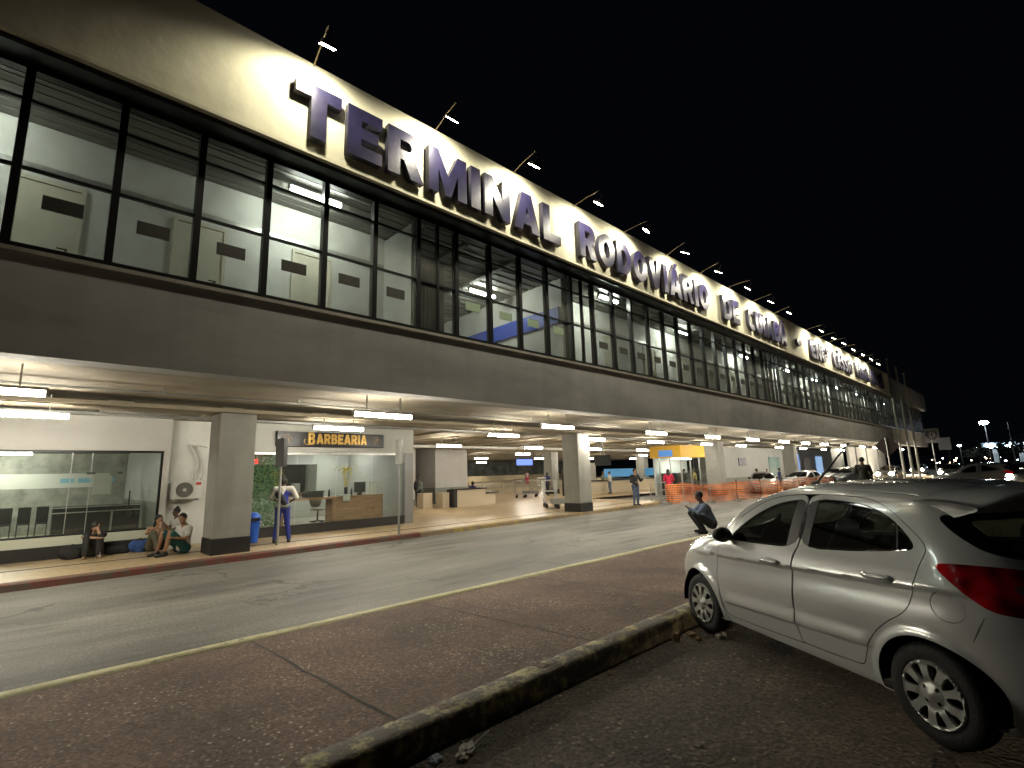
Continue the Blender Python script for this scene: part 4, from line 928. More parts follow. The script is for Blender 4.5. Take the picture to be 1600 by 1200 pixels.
ch(bs, 'desk', m_wood, [(6.35, 6.43, 17.7, 18.3, .2, 1.14), (6.43, 8.6, 17.7, 18.3, 1.06, 1.14), (8.1, 10.1, 17.72, 18.28, .2, 1.06), (8.62, 10.1, 17.7, 18.3, 1.066, 1.14)])
ch(bs, 'room_light', emat('barber_light', (1, .98, .92), 75), [(7.0, 8.2, 19.5, 19.6, 2.78, 2.84), (9, 10.2, 20.5, 20.6, 2.78, 2.84)])
ch(bs, 'red_led', emat('red_led', (1, .02, .03), 8), [(6.5, 6.75, 21.6, 21.7, 2.45, 2.6)])
def leafwall(name, parent, x0, x1, z0, z1, y, n, m, s0=.03, s1=.06):
    g = MB()
    for _ in range(n):
        p = Vector((random.uniform(x0, x1), y-random.uniform(0, .1), random.uniform(z0, z1))); a = Vector((random.gauss(0, 1), random.gauss(0, .6), random.gauss(0, 1))).normalized(); b_ = a.orthogonal().normalized(); s_ = random.uniform(s0, s1)
        g.add([p-a*s_, p+b_*s_*.45, p+a*s_, p-b_*s_*.45], [(0, 1, 2, 3)])
    return g.build(name, m, parent=parent)
m_leaf = mat('leaf_green', (.05, .15, .05), .6, col2=(.16, .3, .12), scale=9)
lw = leafwall('plant_wall', bs, 5.18, 6.1, .3, 2.6, 17.42, 2600, m_leaf); lw.matrix_parent_inverse = Matrix.Translation(-bs.location)
def thing_box(name, label, cat, m, boxes, bevel=.006, group=None, **kw):
    g = MB()
    for b_ in boxes: g.box(*b_)
    o = g.build(name, m, bevel=bevel); return tag(o, label, cat, group)
thing_box('computer_monitor', 'black computer monitor on the barber shop desk', 'monitor', m_black, [(9.05, 9.5, 17.98, 18.01, 1.24, 1.62), (9.2, 9.35, 17.95, 18.08, 1.14, 1.24)])
thing_box('printer', 'low black printer on the left of the barber shop desk', 'printer', m_black, [(7.2, 7.8, 17.8, 18.2, 1.14, 1.3), (7.3, 7.85, 17.85, 18.15, 1.3, 1.36)])
thing_box('cardboard_box', 'pale box standing on the right end of the barber shop desk', 'box', m_menu, [(9.62, 9.92, 17.9, 18.15, 1.14, 1.6)])
thing_box('folded_cloth', 'white folded cloth hanging over the barber shop desk', 'cloth', m_white, [(8.35, 8.75, 17.62, 18.0, 1.14, 1.2), (8.45, 8.72, 17.61, 17.66, .95, 1.14)], bevel=.02)
for i, (x, lb) in enumerate(((8.05, 'dark bottle standing left of the monitor'), (8.9, 'dark bottle standing beside the cloth'))):
    g = MB(); g.tube((x, 17.9, 1.14), (x, 17.9, 1.32), .035, n=10); g.tube((x, 17.9, 1.32), (x, 17.9, 1.4), .035, .012, n=10); tag(g.build('bottle', m_black), lb+' on the desk', 'bottle')
def office_chair(x, y, lb, m):
    e = empty('office_chair', (x, y, .2), label=lb, cat='chair')
    g = MB(); g.ell((0, 0, .48), (.26, .25, .06), 14, 6); g.build('seat', m, parent=e, smooth=True)
    g = MB(); g.ell((0, .22, .82), (.24, .06, .3), 14, 8); g.build('backrest', m, parent=e, smooth=True)
    g = MB(); g.tube((0, 0, .06), (0, 0, .45), .03)
    for k in range(5): g.tube((0, 0, .08), (.27*math.cos(k*1.257), .27*math.sin(k*1.257), .04), .02)
    g.build('base', m_black, parent=e)
office_chair(8.0, 18.7, 'grey swivel chair behind the open end of the barber desk', mat('chair_grey', (.3, .28, .24), .8))
office_chair(6.8, 18.9, 'black swivel chair behind the left of the barber desk', m_black)
fv = empty('flower_vase', (8.8, 18.15, 1.14), label='vase of yellow flowers on the barber shop desk', cat='vase')
g = MB(); g.tube((0, 0, 0), (0, 0, .3), .05, .07); g.build('vase', m_black, parent=fv)
g = MB()
for k in range(60):
    p = Vector((random.gauss(0, .14), random.gauss(0, .08), .95+random.gauss(0, .07))); g.ell(p, (.03, .03, .02), 6, 4)
    if k % 5 == 0: g.tube((0, 0, .28), p, .006, n=4)
g.build('flowers', mat('yellow_flower', (.6, .45, .04), .6), parent=fv)
# barber sign
sn = empty('barber_sign', (7.7, SY-.1, 3.08), label='black shop sign with gold lettering BARBEARIA above the barber shop glass', cat='sign')
ch(sn, 'panel', mat('sign_black', (.01, .01, .013), .3, spec=.3), [(5.8, 9.6, SY-.16, SY-.002, 2.84, 3.32)], bevel=.01)
m_gold = mat('gold_letter', (.5, .3, .07), .3, metal=.3, var=.2, scale=12)
def serif(x0, x1, word, z0, h):
    set_text(word, x0, x1, z0, h, SY-.175, sn, depth=.03, gap=.1, mats=[m_gold, m_gold], key='gold')
serif(6.78, 7.02, 'B', 2.9, .4); serif(7.06, 8.9, 'ARBEARIA', 2.93, .34)
g = MB()
for k in range(18):   # swash under the first letter
    a = 2.2+k*.19; a2 = a+.19; cx, cz, r_ = 6.76, 3.0, .1
    g.tube((cx+r_*math.cos(a), SY-.17, cz+r_*math.sin(a)), (cx+r_*math.cos(a2), SY-.17, cz+r_*math.sin(a2)), .014, n=6)
o = g.build('swash', m_gold, parent=sn); o.matrix_parent_inverse = Matrix.Translation(-sn.location)
for cx in (9.3, 6.1):
    g = MB(); n = 26
    for i in range(n):
        a0 = 2*math.pi*i/n; a1 = 2*math.pi*(i+1)/n
        if i % 4 != 3: g.tube((cx+.14*math.cos(a0), SY-.168, 3.08+.14*math.sin(a0)), (cx+.14*math.cos(a1), SY-.168, 3.08+.14*math.sin(a1)), .008, n=5)
    g.tube((cx-.07, SY-.168, 3.0), (cx+.02, SY-.168, 3.17), .01); g.tube((cx+.02, SY-.168, 3.17), (cx+.05, SY-.168, 3.0), .01); g.tube((cx+.05, SY-.168, 3.16), (cx+.1, SY-.168, 3.1), .01)
    o = g.build('monogram', mat('dull_gold', (.35, .25, .1), .5), parent=sn); o.matrix_parent_inverse = Matrix.Translation(-sn.location)
# ------------------------------------------------------------------ street furniture
def signpost(name, x, y, z0, h, label, plate, top=None, pr=.034, lean=0):
    e = empty(name, (x, y, z0), label=label, cat='sign post'); g = MB(); g.tube((0, 0, 0), (0, 0, h), pr, n=12); g.build('pole', m_steeld, parent=e); return e
e = signpost('sign_post', 5.2, 14.7, .03, 2.92, 'grey post with a dark plate seen edge on, beside the cleaner in blue', None)
g = MB(); g.box(-.06, .06, -.29, .29, 2.1, 2.88); g.build('plate', m_black, parent=e, bevel=.01)
e = signpost('sign_post', 8.42, 13.8, .03, 2.9, 'pale steel post in front of the right end of the barber shop', None)
g = MB(); g.box(-.03, .05, -.2, .2, 2.12, 2.88); g.build('plate', m_steel, parent=e, bevel=.01)
# blue bin
bn = empty('litter_bin', (4.72, 15.25, .03), label='blue plastic litter bin beside the grey column', cat='bin')
m_bin = mat('blue_plastic', (.02, .1, .5), .4)
g = MB(); g.tube((0, 0, .08), (0, 0, .62), .15, .19, 16); g.build('body', m_bin, parent=bn); g = MB(); g.ell((0, 0, .72), (.21, .21, .17), 16, 10); g.build('lid', m_bin, parent=bn, smooth=True)
g = MB(); g.tube((0, .2, 0), (0, .2, .8), .025); g.build('post', m_black, parent=bn); g = MB(); g.box(-.12, .12, -.215, -.19, .66, .74); g.build('slot', m_black, parent=bn)
# orange mesh fence
def netmat():
    b = NB('orange_net'); setp(b.p, rough=.6); b.p.inputs['Base Color'].default_value = (.8, .2, .07, 1)
    tc = b.n('ShaderNodeTexCoord'); nf = b.n('ShaderNodeTexNoise'); nf.inputs['Scale'].default_value = 1.1; nf.inputs['Detail'].default_value = 6; b.l(tc.outputs['Object'], nf.inputs[0]); rf = b.n('ShaderNodeValToRGB'); rf.color_ramp.elements[0].position = .38; rf.color_ramp.elements[1].position = .62; rf.color_ramp.elements[0].color = (.42, .09, .03, 1); rf.color_ramp.elements[1].color = (.95, .3, .1, 1); b.l(nf.outputs[0], rf.inputs[0]); b.l(rf.outputs[0], b.p.inputs['Base Color']); sp = b.n('ShaderNodeSeparateXYZ'); b.l(tc.outputs['UV'], sp.inputs[0])
    def stripe(out, f, duty):
        m = b.n('ShaderNodeMath', operation='MULTIPLY'); b.l(out, m.inputs[0]); m.inputs[1].default_value = f
        fr = b.n('ShaderNodeMath', operation='FRACT'); b.l(m.outputs[0], fr.inputs[0]); g_ = b.n('ShaderNodeMath', operation='LESS_THAN'); b.l(fr.outputs[0], g_.inputs[0]); g_.inputs[1].default_value = duty; return g_.outputs[0]
    mx = b.n('ShaderNodeMath', operation='MAXIMUM'); b.l(stripe(sp.outputs[0], 12, .32), mx.inputs[0]); b.l(stripe(sp.outputs[1], 9, .5), mx.inputs[1])
    tr = b.n('ShaderNodeBsdfTransparent'); ms = b.n('ShaderNodeMixShader'); b.l(mx.outputs[0], ms.inputs[0]); b.l(tr.outputs[0], ms.inputs[1]); b.l(b.p.outputs[0], ms.inputs[2]); b.l(ms.outputs[0], b.out.inputs[0]); return b.m
m_net = netmat()
fp = [(25.4, 14.5), (26.0, 13.75), (27.4, 12.95), (28.9, 12.1), (31.0, 11.6), (33.6, 11.4), (36.4, 11.2), (39.4, 11.0), (42.5, 10.7)]
fe = empty('barrier_fence', (fp[0][0], fp[0][1], -.1), label='orange plastic mesh barrier strung between thin posts across the road', cat='fence')
tl_ = 0
for i in range(len(fp)-1):
    a = Vector((*fp[i], 0)); b_ = Vector((*fp[i+1], 0)); L = (b_-a).length; n = 10; vs = []; uv = []
    t_ = (b_-a).normalized(); nn = Vector((-t_.y, t_.x, 0)); h0, h1 = 1.05+.08*math.sin(i*2.2), 1.05+.08*math.sin((i+1)*2.2)
    for k in range(n+1):
        u = k/n; sag = .05*math.sin(math.pi*u)*(1+.5*math.sin(i*1.7)); p = a.lerp(b_, u)+nn*(.06*math.sin(u*7+i))
        for j in range(5):
            v = j/4; z = .04+(h0+(h1-h0)*u-sag)*v; q = p+nn*.05*math.sin(v*5+u*6+i); vs.append((q.x, q.y, z-.1)); uv.append((tl_+L*u, z))
    fs = [(k*5+j, (k+1)*5+j, (k+1)*5+j+1, k*5+j+1) for k in range(n) for j in range(4)]
    g = MB(); g.add(vs, fs); o = g.build('mesh_panel', m_net, parent=fe, smooth=True); o.matrix_parent_inverse = Matrix.Translation(-fe.location)
    ul = o.data.uv_layers.new(name='UVMap')
    for p_ in o.data.polygons:
        for li in p_.loop_indices: ul.data[li].uv = uv[o.data.loops[li].vertex_index]
    tl_ += L
for i, (x, y) in enumerate(fp):
    g = MB(); g.tube((x, y, -.1), (x+.02, y, 1.1), .022, n=8); o = g.build('fence_post', m_black if i > 2 else m_steeld, parent=fe); o.matrix_parent_inverse = Matrix.Translation(-fe.location)
    g = MB(); g.prism([(x-.22, y-.13), (x+.22, y-.16), (x+.25, y+.12), (x-.2, y+.15)], -.1, .02); o = g.build('concrete_foot', m_conc, parent=fe); o.matrix_parent_inverse = Matrix.Translation(-fe.location)
# steel hand rail at the platform end
hr = empty('hand_rail', (26.2, 15.5, .03), label='thin steel pedestrian rail at the end of the platform', cat='railing')
g = MB(); g.tube((25.9, 15.7, 1.0), (30.0, 16.6, 1.0), .025); g.tube((25.9, 15.7, .55), (30, 16.6, .55), .018)
for k in range(4): g.tube((25.9+1.36*k, 15.7+.3*k, .03), (25.9+1.36*k, 15.7+.3*k, 1.0), .025)
o = g.build('rail', m_steel, parent=hr); o.matrix_parent_inverse = Matrix.Translation(-hr.location)
# cash machine kiosk
ki = empty('cash_machine_booth', (33, 17.6, .03), label='glass cash machine booth with yellow header under the canopy', cat='kiosk')
m_yel = mat('yellow_header', (.75, .42, .02), .5)
ch(ki, 'header', m_yel, [(31.6, 36.2, 16.7, 19, 2.55, 3.35)]); ch(ki, 'header_panel', emat('blue_header', (.06, .2, .5), .6), [(31.54, 31.597, 17.3, 18.3, 2.62, 3.05)])
ch(ki, 'frame', m_steel, [(31.6, 31.68, 16.72, 16.8, .03, 2.55), (32.9, 32.96, 16.72, 16.8, .03, 2.55), (34.2, 34.26, 16.72, 16.8, .03, 2.55), (35.5, 35.56, 16.72, 16.8, .03, 2.55)])
ch(ki, 'side_frame', m_steel, [(31.6, 31.68, 17.5, 17.56, .03, 2.55), (31.6, 31.68, 18.3, 18.36, .03, 2.55)]); ch(ki, 'glass_pane', m_shopglass, [(31.63, 31.637, 16.85, 18.7, .1, 2.5)])
for x in (31.7, 33.0, 34.3): ch(ki, 'glass_pane', m_shopglass, [(x, x+1.2, 16.75, 16.757, .1, 2.5)])
ch(ki, 'back_wall', mat('booth_back', (.6, .62, .62), .5), [(31.6, 36.2, 18.7, 18.8, .03, 2.55)]); ch(ki, 'booth_light', emat('booth_led', (.85, .95, 1), 30), [(32.3, 34.8, 17.6, 17.8, 2.44, 2.49)])
for k, x in enumerate((32.1, 33.4, 34.7)):
    thing_box('cash_machine', 'dark cash machine inside the glass booth with the yellow header', 'cash machine', m_black, [(x, x+.7, 18.1, 18.6, .03, 1.5), (x+.08, x+.62, 18.05, 18.1, 1.05, 1.4)], group='cash machines in the booth')
# low counters around the service core
m_lam = mat('laminate_beige', (.5, .42, .3), .5); m_top = mat('black_worktop', (.02, .02, .02), .3)
cn = empty('reception_counter', (18.8, 23, .03), label='beige counter with black worktop and stepped right end in front of the white core', cat='counter')
ch(cn, 'front_panel', m_lam, [(17.5, 19.6, 22.7, 23.3, .03, .96), (19.6, 20.35, 22.7, 23.3, .03, .68)])
ch(cn, 'end_panel', m_top, [(17.28, 17.49, 22.66, 23.34, .03, 1.0)])
ch(cn, 'worktop', m_top, [(17.5, 19.66, 22.62, 23.36, .965, 1.03), (19.66, 20.6, 22.62, 23.36, .685, .75)])
thing_box('side_counter', 'small beige cabinet with a black edge left of the reception counter', 'counter', m_lam, [(15.9, 16.5, 23.6, 24.2, .03, .85)]); thing_box('side_counter', 'narrow beige cabinet close to the reception counter end', 'counter', m_lam, [(16.75, 17.2, 23.0, 23.6, .03, .85)])
tv = empty('ceiling_television', (21.8, 15.9, 2.3), label='black television hanging from the ceiling right of the second column', cat='television')
g = MB(); g.box(-.42, .42, -.05, .05, -.25, .28); o = g.build('screen', m_dark, parent=tv, bevel=.015); g = MB(); g.tube((-.1, 0, .28), (0, 0, 1.2), .02); g.tube((.1, 0, .28), (0, 0, 1.2), .02); g.build('bracket', m_steel, parent=tv); tv.rotation_euler = (0, 0, R(-38))
cb = empty('ticket_counter', (36, 24.5, .03), label='long beige ticket counter with black top at the far right of the hall', cat='counter')
ch(cb, 'front_panel', m_lam, [(31.5, 47, 24.4, 25, .03, 1.0)]); ch(cb, 'worktop', m_top, [(31.4, 47.1, 24.3, 25.1, 1.005, 1.1)])
ch(cb, 'back_panel', mat('pale_panel', (.5, .48, .42), .5), [(31.5, 35.4, 26.6, 26.8, .03, 2.5)])
for x, lb in ((36.5, 'bright blue lit banner behind the ticket counter, left'), (43.0, 'bright blue lit banner behind the ticket counter, right')):
    thing_box('lit_banner', lb, 'banner', emat('banner_blue', (.08, .3, .6), .22), [(x, x+4.6, 26.5, 26.56, 1.25, 1.95)])
thing_box('vending_machine', 'tall dark vending machine behind the second column', 'vending machine', m_black, [(29.3, 30.1, 24.5, 25.2, .03, 1.95)])
# luggage trolleys
def trolley(x, y, rz, lb):
    e = empty('luggage_trolley', (x, y, .03), rz, lb, 'trolley', 'luggage trolleys'); e.scale = (1.35,)*3
    g = MB(); g.box(-.45, .4, -.25, .25, .18, .21); g.box(.36, .4, -.25, .25, .21, .35); g.build('platform', m_steel, parent=e)
    g = MB(); 
    for s_ in (-.24, .24): g.path([(-.45, s_, .2), (-.6, s_, 1.0)], .018, 6)
    g.tube((-.6, -.24, 1.0), (-.6, .24, 1.0), .022); g.tube((-.53, -.24, .6), (-.53, .24, .6), .015); g.build('handle_frame', m_steel, parent=e)
    for (a, b_) in ((-.4, -.22), (-.4, .22), (.3, 0)):
        g = MB(); g.tube((a, b_-.03, .08), (a, b_+.03, .08), .08, n=14); g.build('wheel', m_black, parent=e)
trolley(26.6, 26.6, R(20), 'luggage trolley standing in the middle of the hall, left one'); trolley(28.1, 26.6, R(200), 'luggage trolley tipped beside another in the middle of the hall')
for k in range(3): trolley(19.1+.25*k, 16.9+.3*k, R(-120), ['first', 'second', 'third'][k]+' luggage trolley nested beside the second column')
# ------------------------------------------------------------------ flag poles, signs, litter
for (x, y, h, lb) in ((57.0, 8.81, 11.4, 'tallest flagpole, leftmost of the three'), (57.6, 8.3, 10.6, 'middle flagpole of the three'), (58.3, 7.9, 10.0, 'shortest flagpole, rightmost of the three')):
    e = empty('flagpole', (x, y, -.1), label='bare white '+lb, cat='flagpole', group='flagpoles'); g = MB(); g.tube((0, 0, 0), (0, 0, h), .11, .06, 12); g.build('pole', mat('pole_white', (.45, .44, .38), .5), parent=e); g = MB(); g.ell((0, 0, h), (.09, .09, .09), 10, 6); g.build('finial', m_steel, parent=e)
e = empty('warning_sign', (36.7, 6.3, 0), label='diamond traffic sign seen from behind on a grey post', cat='sign'); g = MB(); g.tube((0, 0, 0), (0, 0, 3.25), .04); g.build('pole', m_steel, parent=e)
d = .62; nrm = Vector((-.98, -.17, 0)); tx = Vector((.17, -.98, 0)); g = MB(); cz = 2.75; off = Vector((.06, .01, 0))
q = [Vector((0, 0, cz))+off+tx*a*d+Vector((0, 0, b_*d)) for a, b_ in ((0, -1), (1, 0), (0, 1), (-1, 0))]; g.add(q+[p+Vector((.012, 0, 0)) for p in q], [(0, 1, 2, 3), (7, 6, 5, 4), (0, 4, 5, 1), (1, 5, 6, 2), (2, 6, 7, 3), (3, 7, 4, 0)])
g.build('plate', mat('sign_back', (.03, .02, .018), .5), parent=e)
e = empty('no_parking_sign', (54.4, 6.23, 0), label='round traffic sign with a plate below it on a thin post, right of the flagpoles', cat='sign'); e.rotation_euler = (0, 0, R(-8))
g = MB(); g.tube((0, 0, -.1), (0, 0, 4.4), .045); g.build('pole', m_steel, parent=e); g = MB(); g.box(-.04, -.02, -.55, .45, 3.3, 4.5); g.build('plate', mat('plate_grey', (.09, .09, .09), .6), parent=e, bevel=.02)
g = MB(); g.box(-.03, -.01, -1.2, -.4, 2.7, 3.7); g.build('lower_plate', mat('plate_grey2', (.07, .07, .08), .6), parent=e, bevel=.02)
g = MB(); n = 24
for i in range(n):
    a0 = 2*math.pi*i/n; a1 = 2*math.pi*(i+1)/n; g.tube((-.06, -.05+.33*math.cos(a0), 3.95+.33*math.sin(a0)), (-.06, -.05+.33*math.cos(a1), 3.95+.33*math.sin(a1)), .05, n=5)
g.tube((-.06, -.05, 3.78), (-.06, -.05, 4.12), .05, n=6); g.build('ring', mat('ring_dark', (.04, .03, .03), .5), parent=e)
def crumple(name, x, y, z, sx, sy, sz, m, label, cat, seed, rz=0):
    rg = random.Random(seed); bm = bmesh.new(); bmesh.ops.create_icosphere(bm, subdivisions=3, radius=1)
    for v in bm.verts:
        k = 1+.35*(rg.random()-.5)+.25*math.sin(v.co.x*5+seed)*math.cos(v.co.y*4); v.co = Vector((v.co.x*sx*k, v.co.y*sy*k, max(v.co.z, -.6)*sz*k))
    me = bpy.data.meshes.new(name); bm.to_mesh(me); bm.free(); me.materials.append(m); o = bpy.data.objects.new(name, me); link(o); o.location = (x, y, z+sz*.5); o.rotation_euler = (0, 0, rz); return tag(o, label, cat)
m_litw = mat('litter_white', (.55, .53, .48), .5, col2=(.25, .2, .15), scale=14); m_litb = mat('litter_blue', (.2, .22, .28), .4, var=.4, scale=20)
m_dry = mat('dry_leaf', (.35, .22, .12), .7, var=.4, scale=20)
crumple('wrapper', 2.22, 2.82, 0, .1, .045, .03, m_litw, 'crumpled white wrapper in the gutter by the kerb, bottom centre', 'litter', 3, .5)
crumple('paper_scrap', 2.05, 2.9, 0, .05, .04, .02, m_litb, 'bluish paper scrap in the gutter left of the crumpled wrapper', 'litter', 5, .9)
g = MB(); g.tube((2.3, 2.83, .03), (2.46, 2.86, .05), .004, n=6); tag(g.build('drinking_straw', m_white), 'thin drinking straw sticking out beside the crumpled wrapper', 'litter')
crumple('paper_scrap', 3.32, 1.8, 0, .025, .02, .012, m_litw, 'small white paper scrap alone on the parking asphalt', 'litter', 8)
crumple('dry_leaf', 5.1, 2.93, 0, .05, .04, .05, m_dry, 'brown dry leaf standing in the gutter before the front wheel', 'leaf', 11, .3)
crumple('dry_leaf', 5.32, 2.86, 0, .06, .04, .03, m_dry, 'brown dry leaf lying against the front tyre', 'leaf', 12, 1.3)
crumple('dry_leaf', 5.25, 2.75, 0, .03, .03, .025, m_dry, 'small dry leaf between the front tyre and the gutter leaf', 'leaf', 14, 1.3)
crumple('wrapper', 5.5, 2.62, 0, .08, .05, .03, m_litw, 'crumpled pale wrapper right below the front tyre', 'litter', 13, .2)
crumple('dry_leaf', 3.9, 2.9, 0, .03, .02, .015, m_dry, 'tiny dry leaf in the gutter midway along the kerb', 'leaf', 15, .2)
crumple('paper_scrap', 9.9, 14.05, .034, .22, .1, .01, m_litw, 'flat pale paper on the platform kerb right of the steel post', 'litter', 17, -.3)
# fine gravel in the gutter
g = MB(); rg = random.Random(4)
for k in range(900):
    x = rg.uniform(.5, 6); y = 2.99-abs(rg.gauss(0, .16)); s_ = rg.uniform(.003, .009); g.ell((x, y, s_*.4), (s_, s_*.8, s_*.6), 5, 3)
for k in range(700):
    x = rg.uniform(.5, 6); y = rg.uniform(.6, 2.9); s_ = rg.uniform(.002, .005); g.ell((x, y, s_*.4), (s_, s_*.8, s_*.6), 5, 3)
tag(g.build('gutter_gravel', mat('gravel', (.2, .16, .12), .9, var=.5, scale=30)), 'loose grit lying in the gutter and on the parking asphalt', 'gravel', kind='stuff')
# ------------------------------------------------------------------ lights of the city far off
def streetlamp(x, y, h, col, s_, label, r_=.35, aim=0):
    e = empty('street_lamp', (x, y, -.1), label=label, cat='street lamp'); g = MB(); g.tube((0, 0, 0), (0, 0, h), .12, .07); g.tube((0, 0, h), (-1.2, 0, h+.15), .05); g.build('pole', m_dark, parent=e)
    g = MB(); g.ell((-1.4, 0, h+.1), (r_, r_*.6, r_*.3), 12, 8); g.build('lamp_head', emat('lamp_glow', col, s_), parent=e)
streetlamp(124.3, 6.5, 8.4, (.75, .88, 1), 160, 'tall street lamp with a bluish white glow, highest light at the right', 1.1)  # head enlarged so that its shape carries the bloom around the lamp
streetlamp(160.6, 13.4, 5.4, (.85, 1, .95), 90, 'greenish white street lamp low over the distant cars', .6)
streetlamp(168, 16.3, 6.5, (1, .95, .85), 60, 'small distant street lamp left of the greenish one', .35)
streetlamp(172, 11.0, 4.9, (1, .97, .9), 60, 'small distant street lamp right of the greenish one', .3)
streetlamp(120, 5.2, 3.9, (.8, .85, .9), 6, 'dim short lamp post between the distant lights', .12)
e = empty('petrol_station', (150, 5, -.1), label='distant lit canopy with bluish white lights at the far right', cat='building')
g = MB(); g.box(0, 8, -4, 4, 4.7, 5.6); g.build('canopy', mat('canopy_white', (.4, .45, .5), .5), parent=e)
for y in (-3, -.3, 2.6):
    g = MB(); g.ell((-.3, y, 4.9), (.1, .55, .4), 10, 6); g.build('canopy_light', emat('canopy_lamp', (.7, .88, 1), 60), parent=e)
for y in (-2.5, 1.5):
    g = MB(); g.box(2, 3, y, y+1, 0, 4.7); g.build('canopy_leg', m_conc, parent=e)
e = empty('leaning_mast', (120, 3.3, -.1), label='thin unlit mast near the right edge', cat='mast'); g = MB(); g.tube((0, 0, 0), (0, .1, 8.2), .08, .04); g.build('pole', m_steeld, parent=e)
rg = random.Random(21)
for k in range(26):
    d_ = rg.uniform(120, 260); a = rg.uniform(-.03, .12); z = rg.uniform(-.3, 1.0)*d_/130+1.3
    g = MB(); s_ = rg.uniform(.08, .2)*d_/150; x_, y_ = d_*math.cos(a), d_*math.sin(a); g.ell((x_, y_, z), (s_, s_, s_*.7), 8, 5); g.cur = 1; g.tube((x_, y_, -.11), (x_, y_, z-s_*.5), .04, n=5)
    tag(g.build('distant_lamp', [emat('far_lamp', ((1, .85, .6), (1, .6, .3), (.85, .95, 1))[k % 3], rg.uniform(8, 40)), m_dark]), 'tiny distant light on the dark horizon', 'lamp', 'tiny distant lights')
# dark tree line and low buildings on the horizon
m_treed = mat('tree_dark', (.008, .012, .007), .9, var=.4, scale=3)
def tree(x, y, h, w_, label, seed):
    rg = random.Random(seed); e = empty('distant_tree', (x, y, -.1), label=label, cat='tree', group='dark trees on the horizon'); g = MB(); g.tube((0, 0, 0), (.2, 0, h*.5), .3, .15)
    for k in range(4): a = rg.uniform(0, 6.28); g.tube((.1, 0, h*.35), (math.cos(a)*w_*.4, math.sin(a)*w_*.4, h*.75), .12, .04)
    g.build('trunk', m_dark, parent=e); g = MB()
    for k in range(900):
        a = rg.uniform(0, 6.28); r_ = rg.random()**.5*w_; z = h*(.45+.5*rg.random()*(1-.5*(r_/w_)**2)); c_ = Vector((math.cos(a)*r_, math.sin(a)*r_, z)); u = Vector((rg.gauss(0, 1), rg.gauss(0, 1), rg.gauss(0, 1))).normalized(); v = u.orthogonal(); s_ = rg.uniform(.15, .4)
        g.add([c_-u*s_, c_+v*s_*.5, c_+u*s_, c_-v*s_*.5], [(0, 1, 2, 3)])
    g.build('crown', m_treed, parent=e)
for i, (x, y, h) in enumerate(((140, 2, 7), (150, -4, 8), (165, 9, 6), (180, 22, 8), (130, -6, 6.5))): tree(x, y, h, 4.5, 'dark tree on the horizon behind the distant cars', i)
# ------------------------------------------------------------------ people
def remesh_obj(g, name, m, parent, vox, smooth_it=4, sharp=False):
    o = g.build(name, m, parent=parent); md = o.modifiers.new('r', 'REMESH'); md.mode = 'VOXEL'; md.voxel_size = vox; md.use_smooth_shade = True
    sm = o.modifiers.new('s', 'SMOOTH'); sm.iterations = smooth_it; sm.factor = .5
    dg = bpy.context.evaluated_depsgraph_get(); me = bpy.data.meshes.new_from_object(o.evaluated_get(dg)); me.name = name; o.modifiers.clear(); o.data = me
    if not me.materials: me.materials.append(m)
    return o
def clothmat(name, col, var=.25, scale=5, col2=None): return mat(name, col, .85, var=var, scale=scale, bump=.4, bscale=18, col2=col2)
SK1 = mat('skin_brown', (.3, .16, .09), .55); SK2 = mat('skin_tan', (.42, .25, .16), .55); SK3 = mat('skin_dark', (.1, .055, .035), .55)
HAIR = mat('black_hair', (.012, .01, .009), .5)
STAND = dict(pelvis=(0, 0, .94), chest=(0, .0, 1.28), neck=(0, .0, 1.46), head=(0, .03, 1.60), sh=((-.18, 0, 1.40), (.18, 0, 1.40)), el=((-.24, -.03, 1.13), (.24, -.03, 1.13)), ha=((-.25, .08, .88), (.25, .08, .88)),
             hip=((-.09, 0, .92), (.09, 0, .92)), kn=((-.1, .03, .50), (.1, .03, .50)), an=((-.11, -.02, .09), (.11, -.02, .09)), face=(0, 1, 0))
SIT = dict(pelvis=(0, 0, .13), chest=(0, .05, .42), neck=(0, .10, .60), head=(0, .15, .74), sh=((-.17, .08, .54), (.17, .08, .54)), el=((-.22, .25, .38), (.22, .25, .38)), ha=((-.06, .42, .50), (.06, .42, .50)),
           hip=((-.1, 0, .12), (.1, 0, .12)), kn=((-.13, .40, .50), (.13, .40, .50)), an=((-.13, .50, .08), (.13, .50, .08)), face=(0, 1, 0))
SQUAT = dict(pelvis=(0, -.02, .26), chest=(0, .12, .56), neck=(0, .22, .74), head=(0, .28, .88), sh=((-.18, .18, .68), (.18, .18, .68)), el=((-.2, .38, .50), (.2, .38, .50)), ha=((-.06, .55, .60), (.06, .55, .60)),
             hip=((-.11, 0, .26), (.11, 0, .26)), kn=((-.17, .40, .48), (.17, .40, .48)), an=((-.14, .14, .08), (.14, .14, .08)), face=(0, .9, -.3))
